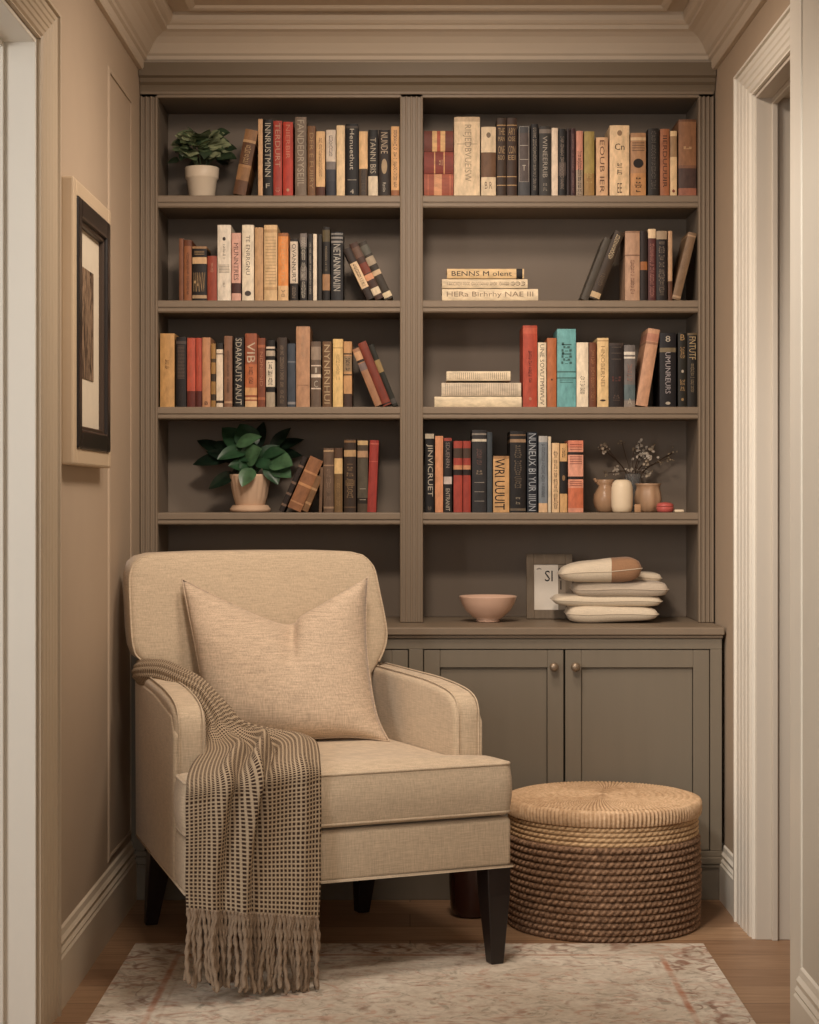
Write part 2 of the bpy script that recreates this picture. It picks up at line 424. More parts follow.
def build_book(w, h, dep, color, bands, marks, rnd):
    """book standing at the origin: spine towards -Y, x centred, base at z=0"""
    t = min(.0026, w*.12); bul = min(.0035, w*.09)
    mats = [cloth(gc(color))]; zs = {0.0, 1.0}
    for b in bands: zs |= {b[0], b[1]}
    zs = sorted(zs)
    def band_at(f):
        r = None
        for b in bands:
            if b[0]-1e-6 <= f <= b[1]+1e-6: r = b
        return r
    bm = bmesh.new()
    ns = 6
    def outline(extra, inset):
        pts = [(-w/2+inset, dep)]
        for i in range(ns+1):
            u = -1+2*i/ns
            x = u*(w/2-inset)
            pts.append((x, -(bul+extra)*(1-abs(u)**2.2)+inset))
        pts.append((w/2-inset, dep))
        return pts
    mi_of = {}
    def mi(c):
        if c is None: return 0
        if c not in mi_of:
            mats.append(cloth(gc(c))); mi_of[c] = len(mats)-1
        return mi_of[c]
    lv = []
    for a, b in zip(zs[:-1], zs[1:]):
        bd = band_at((a+b)/2)
        ex = .0014 if (bd and len(bd) > 3) else 0
        o0 = outline(ex, 0); i0 = outline(0, t)
        ra = [bm.verts.new((x, y, a*h)) for x, y in o0]; rb = [bm.verts.new((x, y, b*h)) for x, y in o0]
        qa = [bm.verts.new((x, y, a*h)) for x, y in i0]; qb = [bm.verts.new((x, y, b*h)) for x, y in i0]
        m = mi(bd[2] if bd else None)
        n = len(o0)
        for i in range(n-1):
            f = bm.faces.new((ra[i], ra[i+1], rb[i+1], rb[i])); f.material_index = m
            bm.faces.new((qa[i], qb[i], qb[i+1], qa[i+1])).material_index = 0
            if b == zs[-1] or ex: bm.faces.new((rb[i], rb[i+1], qb[i+1], qb[i])).material_index = m
            if a == 0 or ex: bm.faces.new((ra[i+1], ra[i], qa[i], qa[i+1])).material_index = m
        for i in (0, n-1): bm.faces.new((ra[i], rb[i], qb[i], qa[i])).material_index = m
    bmesh.ops.remove_doubles(bm, verts=bm.verts[:], dist=1e-5)
    bk = obj('book', bm, mats)
    obj('page_block', BX(-w/2+t, w/2-t, t*.5, dep-.004, .003, h-.004), PAGE, bk)
    yy = -bul-.0006
    for mk in marks:
        kind, body, c, f0, f1, wf = mk[:6]; xo = mk[6] if len(mk) > 6 else 0
        L = (f1-f0)*h; W = wf*w; zc = (f0+f1)/2*h
        m = cloth(tuple(int(v*.86) for v in gc(c)), .5)
        if kind == 'T':
            me = fit_text(body, L, W)
            me.transform(Matrix(((0,1,0,xo*w),(0,0,-1,yy),(-1,0,0,zc),(0,0,0,1))))
        elif kind == 'H':          # letters standing upright across the spine
            me = fit_text(body, W, L)
            me.transform(Matrix(((1,0,0,xo*w),(0,0,-1,yy),(0,1,0,zc),(0,0,0,1))))
        else:
            b2 = bmesh.new()
            def q(x0, x1, z0, z1):
                b2.faces.new([b2.verts.new(p) for p in ((x0, yy, z0), (x1, yy, z0), (x1, yy, z1), (x0, yy, z1))])
            if kind == 'M':        # illegible vertical line of print
                z = f0*h; st = max(.0022, W*.28)
                while z < f1*h-st:
                    r = rnd.random()
                    if r > .12:
                        a = W*(.28+.22*rnd.random()); hgt = st*(.45+.3*rnd.random())
                        if rnd.random() < .5:
                            q(xo*w-a, xo*w+a, z, z+hgt*.55)
                            if rnd.random() < .6: q(xo*w-a, xo*w-a*.5, z, z+st*.9)
                        else:
                            q(xo*w-a, xo*w-a+W*.18, z, z+st*.8); q(xo*w+a-W*.22, xo*w+a, z, z+st*.7)
                            q(xo*w-a*.3, xo*w+a*.3, z, z+hgt*.4)
                    z += st
            elif kind == 'L':      # ruled line(s)
                n = int(body)
                for i in range(n):
                    z = f0*h+(f1-f0)*h*(i+.5)/n; q(xo*w-W/2, xo*w+W/2, z-.0008, z+.0008)
            elif kind == 'O':      # oval emblem
                vs = [b2.verts.new((xo*w+W/2*math.cos(2*PI*i/20), yy, zc+L/2*math.sin(2*PI*i/20))) for i in range(20)]
                b2.faces.new(vs)
            elif kind == 'R':      # thin rectangle outline
                e = .0009
                q(-W/2, -W/2+e, f0*h, f1*h); q(W/2-e, W/2, f0*h, f1*h); q(-W/2, W/2, f0*h, f0*h+e); q(-W/2, W/2, f1*h-e, f1*h)
            me = bpy.data.meshes.new('lettering'); b2.to_mesh(me); b2.free()
        me.materials.clear(); me.materials.append(m)
        o = bpy.data.objects.new('lettering' if kind in 'THM' else 'spine_emblem' if kind == 'O' else 'lettering', me)
        COL.objects.link(o); o.parent = bk
    return bk
SHELF = {'L1': ('top left shelf', 0), 'L2': ('second left shelf', 1), 'L3': ('third left shelf', 2), 'L4': ('fourth left shelf', 3),
         'R1': ('top right shelf', 0), 'R2': ('second right shelf', 1), 'R3': ('third right shelf', 2), 'R4': ('fourth right shelf', 3)}
CNT = [0]
def setup(bk, row, label):
    sh = SHELF[row][0]
    tag(bk, label+' on the '+sh, 'book', 'books on the '+sh)
def B(row, x0, x1, yt, color, label, bands=(), marks=(), back=0, dep=None):
    CNT[0] += 1; rnd = random.Random(CNT[0]*13+5)
    y = YB+.012+rnd.random()*.006+back; k = y/D
    zs = ROWZ[SHELF[row][1]]
    w = (x1-x0)*k/S-.0012; h = ZA(yt, k)-zs-.001
    bk = build_book(w, h, dep or min(.235-back, max(.13, h*.72)), color, bands, marks, rnd)
    bk.location = (XA((x0+x1)/2, k), y, zs+.001)
    setup(bk, row, label); return bk
def LEAN(row, xp, ang, wpx, hpx, color, label, bands=(), marks=(), back=0):
    """leaning book; xp = pixel x of the corner it rests on; ang>0 tips its top to the right"""
    CNT[0] += 1; rnd = random.Random(CNT[0]*13+5)
    y = YB+.014+back; k = y/D; zs = ROWZ[SHELF[row][1]]
    w = wpx*k/S; h = hpx*k/S
    bk = build_book(w, h, min(.22-back, h*.7), color, bands, marks, rnd)
    a = math.radians(ang); sgn = 1 if ang > 0 else -1
    R = Matrix.Rotation(a, 4, 'Y')
    off = R @ Vector((sgn*w/2, 0, 0))
    bk.rotation_euler = (0, a, 0)
    bk.location = Vector((XA(xp, k), y, zs+.001))-off
    setup(bk, row, label); return bk
def FLAT(row, x0, x1, y0, y1, color, label, bands=(), marks=(), dep=.15, back=0):
    """book lying flat, spine to the room; y0/y1 pixel top/bottom"""
    CNT[0] += 1; rnd = random.Random(CNT[0]*13+5)
    y = YB+.02+back; k = y/D
    w = (y1-y0)*k/S-.0008; h = (x1-x0)*k/S
    bk = build_book(w, h, dep, color, bands, marks, rnd)
    bk.rotation_euler = (0, -PI/2, 0)
    zs = ROWZ[SHELF[row][1]]
    bk.location = (XA(x1, k), y, zs+.0008+(ROWY[SHELF[row][1]]-y1)*k/S+w/2)
    setup(bk, row, label); return bk

CR = (196,172,140); TAN = (184,146,104); WH = (204,190,170); BK = (38,30,27); RD = (158,54,40); GOLD = (170,132,84); BR = (98,66,45)
DG = (62,54,50); NV = (48,52,66); LT = (186,172,152); OR = (190,112,60); MUS = (178,132,76)
# top left
LEAN('L1', 245.4, 11, 12.6, 66, (112,72,42), 'leaning brown book with gold tooled spine', [(.80,.84,(170,130,86),1),(.42,.46,(150,108,66),1),(.84,1,(140,98,60)),(.22,.42,(140,98,58))], [('M','',GOLD,.48,.78,.5)])
B('L1', 258, 262.8, 119, (186,142,100), 'thin tan book beside the black title-lettered book')
B('L1', 263, 272.8, 119.5, BK, 'black book with large white vertical lettering', [], [('T','INNRUSTMNN',LT,.25,.95,.62),('H','F',LT,.1,.16,.4)])
B('L1', 273.2, 282.2, 121, (160,54,40), 'red book with big pale lettering next to black book', [], [('T','TERDURT',(196,140,110),.38,.97,.6),('M','',(196,140,110),.05,.12,.5)])
B('L1', 282.8, 293, 122, (172,52,36), 'bright red book with small pale lettering, second red', [], [('T','NIERBIR',(206,120,90),.5,.96,.42),('O','',(200,150,110),.06,.1,.3)])
B('L1', 295, 306.6, 117, (122,104,86), 'tallest grey brown book with pale lettering', [], [('T','FANDEDRYSEIIL',(176,158,134),.12,.96,.6)])
B('L1', 307.4, 315.6, 126, (126,84,50), 'brown book with gold lettering beside the grey one', [], [('T','DER E FUIIRY',GOLD,.1,.9,.5)])
B('L1', 316, 325.2, 131.5, (200,158,108), 'tan book with dark red base', [(0,.14,(104,52,32))], [('M','',(150,108,70),.3,.9,.4)])
B('L1', 326, 335.8, 130, (190,172,152), 'white book fading to dark blue at the base', [(0,.22,(66,66,76)),(.22,.4,(74,74,84)),(.4,.52,(120,110,106))], [('M','',(120,110,110),.6,.95,.45)])
B('L1', 336.4, 345, 125.5, (206,176,132), 'plain cream book right of the blue and white one')
B('L1', 345.4, 358.6, 124, (36,30,27), 'black book with fine white script and rule', [(.94,.97,(90,78,66))], [('T','Henuethut',LT,.36,.93,.34),('L','1',LT,.2,.24,.7),('H','4',LT,.03,.09,.3)])
B('L1', 359, 367.8, 131.5, (202,162,112), 'tan book with dark lower half', [(.0,.42,(96,74,54)),(.0,.42,(96,74,54))], [('M','',(60,44,34),.02,.42,.5)])
B('L1', 368.2, 378, 130, (58,50,44), 'dark book with white panel at the base', [(0,.3,(196,178,150)),(.9,1,(40,34,30))], [('T','TANNI BIS',(176,160,136),.34,.88,.6)])
B('L1', 378.4, 390.2, 130, (64,48,38), 'dark brown book with gold oval emblem', [], [('T','NUNDE',(176,150,120),.64,.96,.6),('O','',(170,140,100),.33,.56,.5),('T','Rstiin',LT,.06,.2,.26)])
B('L1', 391, 399.4, 126.5, (200,150,96), 'tan book with dark red lettering against the divider', [(0,.08,(150,90,52))], [('M','',(110,62,40),.12,.96,.45)])
# second left
B('L2', 179, 183.6, 238.5, (132,78,50), 'thin rust brown book at the left end')
B('L2', 184, 191.8, 240, (146,86,50), 'orange brown book beside the thin rust one', [(.9,1,(120,64,36))], [('M','',(110,60,36),.1,.8,.35)])
B('L2', 192.2, 206.8, 246.5, (46,34,28), 'black book with cream bands and gold lettering', [(.68,.8,(186,148,104)),(.96,1,(150,110,72)),(.04,.1,(160,130,96))], [('H','HANV',GOLD,.16,.52,.8),('L','3',GOLD,.84,.92,.7)])
B('L2', 207.2, 217, 256, (150,62,42), 'short red book beside tall white book', [], [('M','',(200,140,110),.62,.9,.3)])
B('L2', 217.4, 231, 225, WH, 'tall white book with small dark emblem and rules', [], [('O','',(90,76,66),.79,.84,.24),('M','',(140,124,106),.55,.75,.25),('L','6',(150,134,116),.36,.48,.8),('M','',(170,150,130),.16,.24,.2)])
B('L2', 231.4, 241, 233, (196,146,128), 'pink book with maroon band near the base', [(.11,.26,(96,52,46))], [('T','MUNNTRES',(120,78,68),.3,.85,.5)])
B('L2', 242, 254, 225, (206,190,164), 'white book with grey lettering and round emblem at base', [], [('T','TE ENRRGNU',(120,106,92),.34,.86,.34),('O','',(96,80,68),.06,.13,.55)])
B('L2', 254.6, 263.4, 227.5, (172,132,90), 'plain tan book between white and cream books')
B('L2', 264, 277.4, 225, (194,160,114), 'cream beige book with faint ribbing', [(.14,.18,(172,136,94),1),(.9,.94,(172,136,94),1)], [('L','16',(176,140,98),.2,.86,.8)])
B('L2', 278, 288.4, 233, (206,126,60), 'orange book with cream foot', [(0,.22,(200,160,112)),(.95,1,(150,92,50))], [('T','NTEDEMUTE',(226,160,96),.28,.92,.34),('M','',(140,100,70),.06,.16,.4)])
B('L2', 290, 298, 239, (60,48,42), 'black book with long white label', [(.28,.96,(190,172,150))], [('T','OVANNURT',(60,50,44),.3,.92,.5),('M','',(150,130,110),.04,.24,.5)])
B('L2', 300, 307, 233.5, (60,54,52), 'charcoal book with white block lettering', [(.8,1,(120,110,104)),(.3,.5,(110,100,94))], [('M','',(190,178,160),.04,.96,.66)])
B('L2', 308, 312.6, 234, (70,62,58), 'slim dark grey book with pale dots', [], [('M','',LT,.1,.9,.4)])
B('L2', 313, 317, 234, (206,190,166), 'slim white book between two dark grey books')
B('L2', 317.4, 322, 234.5, (66,58,52), 'slim plain dark grey book')
B('L2', 322.4, 330, 227, (42,34,28), 'tall black book with tan label and gold top', [(.14,.36,(150,108,72)),(.8,.96,(104,88,56))], [('M','',(150,130,100),.4,.75,.3)])
B('L2', 331, 343, 232, (62,60,62), 'blue grey book with white lettering beside leaning books', [(.84,.87,(130,124,118)),(.9,.93,(130,124,118)),(.96,.98,(130,124,118))], [('T','NETANNINAIIN',(180,172,160),.14,.82,.6)])
LEAN('L2', 367.2, -25.5, 7.6, 56, (70,50,38), 'leaning dark book with long cream label', [(.22,.72,(196,166,128))], [('M','',(110,84,62),.26,.7,.5)])
LEAN('L2', 375.9, -25.5, 8.4, 62, (92,58,42), 'leaning brown book with red label in the middle', [(.08,.2,(196,176,146)),(.34,.44,(190,130,92)),(.46,.64,(130,58,38)),(.74,.92,(112,80,62))])
LEAN('L2', 385.4, -25.5, 8.4, 63, (78,64,48), 'leaning olive book with cream label, last of three', [(.03,.12,(196,176,140)),(.42,.5,(178,150,116)),(.6,.74,(150,132,108)),(.78,.94,(100,96,84))])
# third left
B('L3', 160, 174.6, 333.5, MUS, 'mustard tan book at the left end', [], [('M','',(150,108,60),.5,.66,.3)])
B('L3', 176, 186.4, 337, (50,40,38), 'black book with dotted spine', [(.9,.94,(96,80,72))], [('L','24',(124,100,84),.4,.88,.7),('M','',(90,72,62),.1,.3,.4)])
B('L3', 187, 195.6, 338, (176,72,50), 'coral red book with dark foot, left of a pair', [(0,.23,(118,44,32))], [('M','',(200,104,76),.35,.85,.3)])
B('L3', 196, 201.8, 338, (170,64,44), 'slim coral red book with dark foot, right of a pair', [(0,.23,(108,40,30))], [('M','',(200,104,76),.3,.9,.3)])
B('L3', 202.2, 210.6, 337.5, (176,122,84), 'tan brown book right of the coral pair', [], [('H','B',(90,50,34),.03,.08,.4)])
B('L3', 211, 215.8, 343.5, (150,108,54), 'thin mustard book with dark patches', [(.4,.52,(80,60,36)),(.1,.2,(84,60,36)),(.7,.76,(96,70,40))])
B('L3', 216.2, 223, 343, (204,184,158), 'slim white book with dark cap', [(.9,1,(60,52,46)),(.06,.1,(90,70,56)),(.82,.84,(120,96,80))])
B('L3', 224, 232.4, 336, (134,92,66), 'plain brown book beside the white lettered black book', [(.05,.08,(170,130,96),1)], [('M','',(110,70,50),.2,.8,.3)])
B('L3', 233.4, 244, 337, (40,32,30), 'black book with white handwritten style lettering', [], [('T','SDARANUTS ANUT',LT,.03,.98,.6)])
B('L3', 245, 257, 333.5, (148,78,50), 'red brown book with white letters and cream foot', [(0,.08,(196,158,112)),(.1,.13,(200,150,100)),(.16,.26,(192,140,88)),(.26,.58,(170,92,52))], [('T','VIB',(206,180,150),.6,.88,.7),('M','',(120,64,40),.3,.55,.4)])
B('L3', 257.4, 265.4, 338, (134,68,42), 'rust book right of the white lettered red brown one', [(.1,.14,(160,90,58),1),(.86,.9,(160,90,58),1)], [('T','NDNIIND',(180,116,80),.3,.8,.4)])
B('L3', 266, 275, 340, (44,36,30), 'black book with three white label patches', [(0,.22,(150,134,112)),(.3,.7,(196,180,156)),(.76,.84,(160,144,124)),(.87,.9,(190,170,150))], [('M','',(60,50,42),.33,.68,.5)])
B('L3', 277, 287, 337.5, (84,66,54), 'dark grey brown book left of the blue one', [], [('M','',(140,116,94),.05,.9,.4)])
B('L3', 287.4, 295.6, 343.5, (74,82,94), 'slate blue book', [(.04,.08,(130,126,124)),(.7,.72,(110,114,120))])
B('L3', 296, 310, 326.5, (166,122,90), 'tallest light brown book', [], [('M','',(186,146,112),.6,.9,.25),('L','1',(150,106,76),.26,.28,.8)])
B('L3', 311, 321, 341.5, (112,92,76), 'grey brown book with white bands', [(.27,.29,(190,170,150)),(.45,.5,(196,178,158)),(.62,.64,(190,170,150)),(.72,.92,(140,120,102))], [('H','C',LT,.3,.4,.4),('H','I',LT,.52,.6,.2)])
B('L3', 322.4, 331.6, 341.5, (120,86,56), 'brown book with cream ornate lettering', [], [('T','NYNRNHUI',(190,160,118),.05,.95,.66)])
B('L3', 332.8, 343, 339, (206,170,106), 'pale yellow book', [(.86,.88,(176,140,84))], [('M','',(180,146,88),.4,.8,.4)])
B('L3', 343.4, 352, 341.5, (178,132,84), 'tan book with dark bands and dark foot', [(0,.2,(92,62,48)),(.48,.5,(60,44,32)),(.54,.78,(140,112,80)),(.8,.82,(60,44,32))], [('M','',(70,50,38),.56,.76,.6)])
LEAN('L3', 375.2, -22, 7.2, 61.5, (150,104,72), 'leaning tan book with dark label', [(.62,.74,(120,100,96)),(.76,.8,(60,40,32)),(.8,.94,(184,138,96))])
LEAN('L3', 383.3, -22, 8.6, 68, (138,58,38), 'leaning brick red book', [(.1,.9,(132,54,36)),(.02,.04,(60,30,22))])
LEAN('L3', 392.8, -22, 5.4, 66, (52,48,32), 'leaning dark green book with gold line', [(.55,.75,(140,112,66)),(.04,.12,(90,84,76))])
# fourth left
LEAN('L4', 283.4, 24, 5.2, 60, (64,46,38), 'leaning thin dark book nearest the plant', [(.1,.14,(120,92,74)),(.3,.34,(120,92,74)),(.5,.54,(120,92,74)),(.8,.84,(120,92,74))])
LEAN('L4', 300.4, 24, 14, 56, (142,92,58), 'leaning brown leather book with worn bands', [(.12,.15,(170,120,80),1),(.45,.5,(176,124,80),1),(.7,.74,(170,118,76),1)])
LEAN('L4', 307.6, 23, 6, 38, (128,90,54), 'short leaning tan leather book', [(.2,.26,(160,120,80)),(.6,.66,(160,120,80))])
LEAN('L4', 321.8, 2, 3, 45, (120,88,62), 'thin slightly tilted brown book')
B('L4', 323.4, 333.8, 448, (112,86,66), 'grey brown worn book', [(.06,.09,(146,116,90)),(.72,.74,(146,116,90)),(.94,.97,(160,130,96),1)], [('M','',(146,118,92),.2,.7,.5)])
B('L4', 334.2, 342.6, 448, (124,92,54), 'brown book with cream label near the top', [(.6,.84,(198,162,106)),(.84,1,(104,72,48))], [('M','',(160,124,78),.1,.55,.5)])
B('L4', 344, 356, 439, (78,56,40), 'dark brown leather book with gold tooling', [(.76,.85,(166,130,88)),(.95,.98,(130,96,62),1),(.06,.08,(110,82,56),1)], [('M','',(140,108,72),.2,.72,.6),('L','3',GOLD,.36,.44,.8)])
B('L4', 357.4, 368, 440, (96,78,58), 'olive brown leather book with cream top', [(.93,.99,(180,148,100)),(.76,.85,(160,124,90)),(.12,.2,(60,46,34)),(.2,.74,(98,88,70))], [('L','2',LT,.1,.4,.6)])
LEAN('L4', 376, 2.2, 8.8, 72, (156,50,42), 'red book at the right end', [(.94,.96,(180,84,70),1),(.7,.71,(180,84,70))])
# top right
FLAT('R1', 424, 453.4, 130, 150.8, (122,52,34), 'red leather book with gold label, uppermost of three stacked', [(.28,.44,(196,150,96)),(.56,.72,(196,150,96)),(.44,.56,(160,70,44))], [], .11)
FLAT('R1', 424, 453.6, 151, 173, (138,50,34), 'small red leather book, middle of three stacked flat', [(.3,.34,(196,140,90),1),(.62,.66,(196,140,90),1)], [('M','',(200,150,100),.38,.6,.3)], .11)
FLAT('R1', 424, 453.6, 173.2, 195.5, (152,72,48), 'small red leather book, lowest of three stacked flat', [(.4,.66,(190,130,88)),(.1,.14,(170,90,60),1),(.84,.88,(170,90,60),1)], [], .11)
B('R1', 454, 480, 117, (198,172,136), 'very thick cream book with faint lettering', [(.94,1,(176,150,118))], [('T','RIEJEDBVUEISW',(164,138,106),.18,.9,.34),('L','1',(150,126,98),.64,.67,.8)])
B('R1', 481, 496, 127, (196,172,138), 'cream book with wide brown band', [(.27,.63,(116,80,52))], [('O','',(130,104,76),.84,.92,.3),('H','B R',(130,104,76),.1,.2,.5)])
B('R1', 496.6, 506.2, 118, (82,56,38), 'dark brown volume with gold lettering, left of a matching pair', [(.9,.91,GOLD,1),(.24,.25,GOLD),(.13,.14,GOLD)], [('H','THE',GOLD,.78,.87,.7),('H','MAN',GOLD,.7,.76,.7),('H','ONE',GOLD,.54,.64,.7),('H','BOO',GOLD,.46,.52,.7)])
B('R1', 506.6, 517, 118, (84,56,38), 'dark brown volume with gold lettering, right of a matching pair', [(.9,.91,GOLD,1),(.24,.25,GOLD),(.13,.14,GOLD)], [('H','ARY',GOLD,.78,.87,.7),('H','OSE',GOLD,.7,.76,.7),('H','CON',GOLD,.54,.64,.7),('H','EEI',GOLD,.46,.52,.7)])
B('R1', 518, 530, 126, (86,84,86), 'slate grey book with white ruled frame', [(.2,.9,(98,84,78))], [('R','',(190,180,165),.2,.99,.8),('L','2',(190,180,165),.42,.82,.8),('H','T',LT,.36,.44,.3)])
B('R1', 531, 538.4, 124, (44,38,36), 'slim black book with pale vertical lettering', [], [('M','',(150,136,118),.08,.96,.5)])
B('R1', 539, 551, 126.5, (76,70,64), 'dark grey book with silver lettering', [(.9,.96,(120,108,96))], [('T','WINEERRIB',(160,148,130),.26,.86,.4),('M','',(150,136,120),.05,.2,.4)])
B('R1', 551.4, 558, 128, (206,184,158), 'plain narrow white book')
B('R1', 558.4, 566, 129, (46,40,36), 'black book with mottled white lettering', [(.3,.5,(96,80,72))], [('M','',(150,130,112),.1,.9,.5)])
B('R1', 566.6, 570, 128.5, (70,48,44), 'very thin maroon book')
B('R1', 570.4, 575.6, 128.5, (84,40,42), 'slim maroon book with pale lettering', [], [('M','',(150,110,100),.05,.95,.45)])
B('R1', 576, 583, 131, (186,122,98), 'salmon pink book with dark lettering at the base', [(0,.4,(150,128,106))], [('M','',(70,54,46),.02,.7,.6)])
B('R1', 584, 594.4, 131.5, (150,128,66), 'olive gold book', [(.0,.35,(150,112,60))], [('M','',(190,160,90),.2,.36,.6)])
B('R1', 596, 608, 137.5, (200,156,114), 'short peach book with brown lettering', [], [('T','EOUB IER',(130,84,56),.05,.95,.4)])
B('R1', 609.6, 629.4, 125.5, (212,178,134), 'thick cream book with brown characters', [], [('O','',(160,124,88),.85,.93,.25),('H','Cn',(96,64,44),.65,.74,.5),('M','',(120,88,62),.28,.5,.3),('H','EE',(120,84,56),.04,.18,.24)])
B('R1', 630.4, 646, 133, (160,116,78), 'tan book with dark round emblem', [(0,.36,(178,124,74)),(.88,.93,(196,160,116))], [('O','',(60,40,32),.44,.59,.66),('L','4',(110,80,58),.7,.86,.8),('M','',(110,72,44),.06,.3,.5)])
B('R1', 648, 659, 128.5, (62,52,44), 'black book with grey lettering beside rust book', [], [('M','',(110,100,90),.1,.98,.5)])
B('R1', 660, 669.6, 129, (156,92,56), 'rust book with dark vertical lettering', [], [('T','IIERDUUUIR',(100,54,34),.12,.9,.45)])
B('R1', 670, 677, 131, (206,172,124), 'narrow cream book with brown patch', [(.6,.92,(150,116,80))], [('O','',(150,70,50),.05,.1,.4)])
B('R1', 678.4, 696.4, 119.5, (142,94,60), 'large brown leather book at the right end', [(0,.1,(150,90,66)),(.1,.36,(96,68,58)),(.36,.4,(130,86,60)),(.97,1,(120,76,48))], [('M','',(196,150,104),.52,.66,.7)])
# second right
FLAT('R2', 442, 538, 288.4, 300.5, (206,184,150), 'cream book lying flat at the bottom of the stack', [], [('T','HERa Birhrhy NAE III',(150,124,94),.05,.95,.55)], .17)
FLAT('R2', 442, 527.5, 278.6, 287.8, (200,178,144), 'cream book lying flat in the middle of the short stack', [], [('M','',(160,136,104),.22,.95,.4),('M','',(120,96,70),.03,.2,.5)], .16)
FLAT('R2', 447, 524, 268.2, 278, (200,166,118), 'tan flat book with bold black lettering atop the stack', [(.02,.1,(44,34,28))], [('T','BENNS M olent',(44,34,28),.16,.94,.5)], .15)
LEAN('R2', 588, 21, 7.4, 66, (92,80,66), 'leaning grey green book behind another leaning one', [], [], .02)
LEAN('R2', 598.6, 21, 9.6, 72, (82,62,44), 'leaning dark brown book with cream lettering near the top', [(.02,.1,(180,150,110))], [('M','',(206,180,140),.6,.96,.5),('M','',(120,96,70),.2,.4,.5)])
B('R2', 625, 639.8, 231, (164,126,98), 'pale brown book with faint red print', [(.64,.66,(130,92,70)),(.97,1,(140,104,78))], [('M','',(140,92,72),.1,.6,.3)])
B('R2', 640.2, 647.4, 231, (58,38,30), 'dark brown book with orange patch', [(.44,.56,(150,88,44))])
B('R2', 648, 655.8, 229, (106,50,46), 'maroon book with cream top', [(.87,1,(206,176,136))], [('M','',(170,110,96),.05,.8,.6)])
B('R2', 656.2, 667, 231, (52,40,36), 'black book with cream top and grey print', [(.88,1,(150,126,98))], [('M','',(130,112,96),.08,.86,.6)])
B('R2', 668, 672.4, 231, (170,132,96), 'thin tan book between black book and leaning book', [(0,.28,(110,66,40))])
LEAN('R2', 680, 14, 8.4, 69, (128,98,70), 'leaning grey tan book against the right side', [(.03,.06,(160,126,94)),(.94,.96,(160,126,94))], [('M','',(150,120,90),.3,.7,.3)])
# third right
FLAT('R3', 434.5, 522, 396.4, 407, (206,186,152), 'cream book lying flat, lowest of the pale stack', [(.0,.01,(150,126,96))], [], .17)
FLAT('R3', 441.5, 521, 382.6, 396, (190,172,146), 'greyish cream book lying flat, middle of the stack', [], [('L','40',(160,142,118),.04,.96,.9)], .16)
FLAT('R3', 446.5, 511, 371, 380.6, (206,186,154), 'cream book lying flat on top of the pale stack', [(.0,.01,(120,96,70))], [('L','30',(150,126,98),.06,.96,.7)], .15)
B('R3', 522.8, 537.4, 325.5, (168,64,42), 'tall orange red book', [(.9,.97,(176,76,52))], [('M','',(120,40,28),.3,.7,.25),('O','',(200,120,90),.08,.12,.2)])
B('R3', 537.8, 546.4, 342.5, (206,188,156), 'white book with grey vertical lettering beside the orange red one', [], [('T','UNE SOVUTMVIVUV',(120,106,88),.03,.97,.5)])
B('R3', 547, 556.6, 338, (166,92,50), 'plain rust orange book next to the teal one', [], [('O','',(100,54,30),.38,.41,.2)])
B('R3', 557, 576, 329, (92,150,150), 'teal book with faint dark motif', [(.44,.46,(70,116,110)),(.36,.38,(70,116,110))], [('M','',(70,118,112),.55,.85,.6),('L','2',(66,110,104),.3,.36,.7)])
B('R3', 576.4, 588.4, 342.5, (210,192,164), 'white book with small grey print right of the teal', [], [('M','',(150,134,114),.2,.5,.4)])
B('R3', 589, 596.6, 342.5, (124,66,36), 'narrow rust brown book with gold lettering', [], [('M','',(170,112,70),.1,.9,.5)])
B('R3', 597, 608.6, 338, (206,172,118), 'cream yellow book with dark oval at the base', [(.95,.97,(170,136,90))], [('T','HNOBERNEI',(160,124,80),.3,.88,.35),('O','',(90,64,44),.08,.11,.5)])
B('R3', 609, 623.6, 343, (60,44,38), 'dark brown book with red print', [(.96,1,(84,66,58))], [('M','',(116,58,48),.4,.6,.7),('L','3',(120,100,84),.7,.98,.7),('M','',(110,84,70),.1,.2,.5)])
B('R3', 624, 635.2, 345, (112,104,100), 'grey blue book with white bands near the top', [(.78,.81,(196,184,166)),(.84,.89,(196,184,166)),(.12,.36,(92,108,110)),(.0,.1,(130,118,106))], [('H','A',LT,.04,.14,.4),('M','',(150,110,96),.4,.7,.5)])
LEAN('R3', 647.4, 9.3, 11.8, 78, (178,130,98), 'leaning light brown book', [(.8,.83,(150,104,78),1),(.84,.94,(166,110,86))])
B('R3', 659.6, 676, 333, (44,38,42), 'black navy book with silver lettering', [(.74,.8,(120,104,76))], [('T','UMUNREURS',(170,160,160),.18,.74,.32),('H','8',LT,.88,.96,.3),('O','',LT,.03,.07,.3)])
B('R3', 678, 686.8, 333, (48,42,30), 'black green book with gold emblems', [], [('H','B',GOLD,.9,.98,.5),('M','',GOLD,.66,.82,.6),('M','',GOLD,.2,.38,.6),('O','',LT,.46,.5,.3),('O','',GOLD,.08,.12,.3)])
B('R3', 687.2, 697.4, 333, (48,38,30), 'black book with gold gothic lettering against the right side', [(.97,1,(110,90,60))], [('T','FNTUTF',(186,156,108),.64,.95,.66),('M','',(140,118,88),.2,.6,.4)])
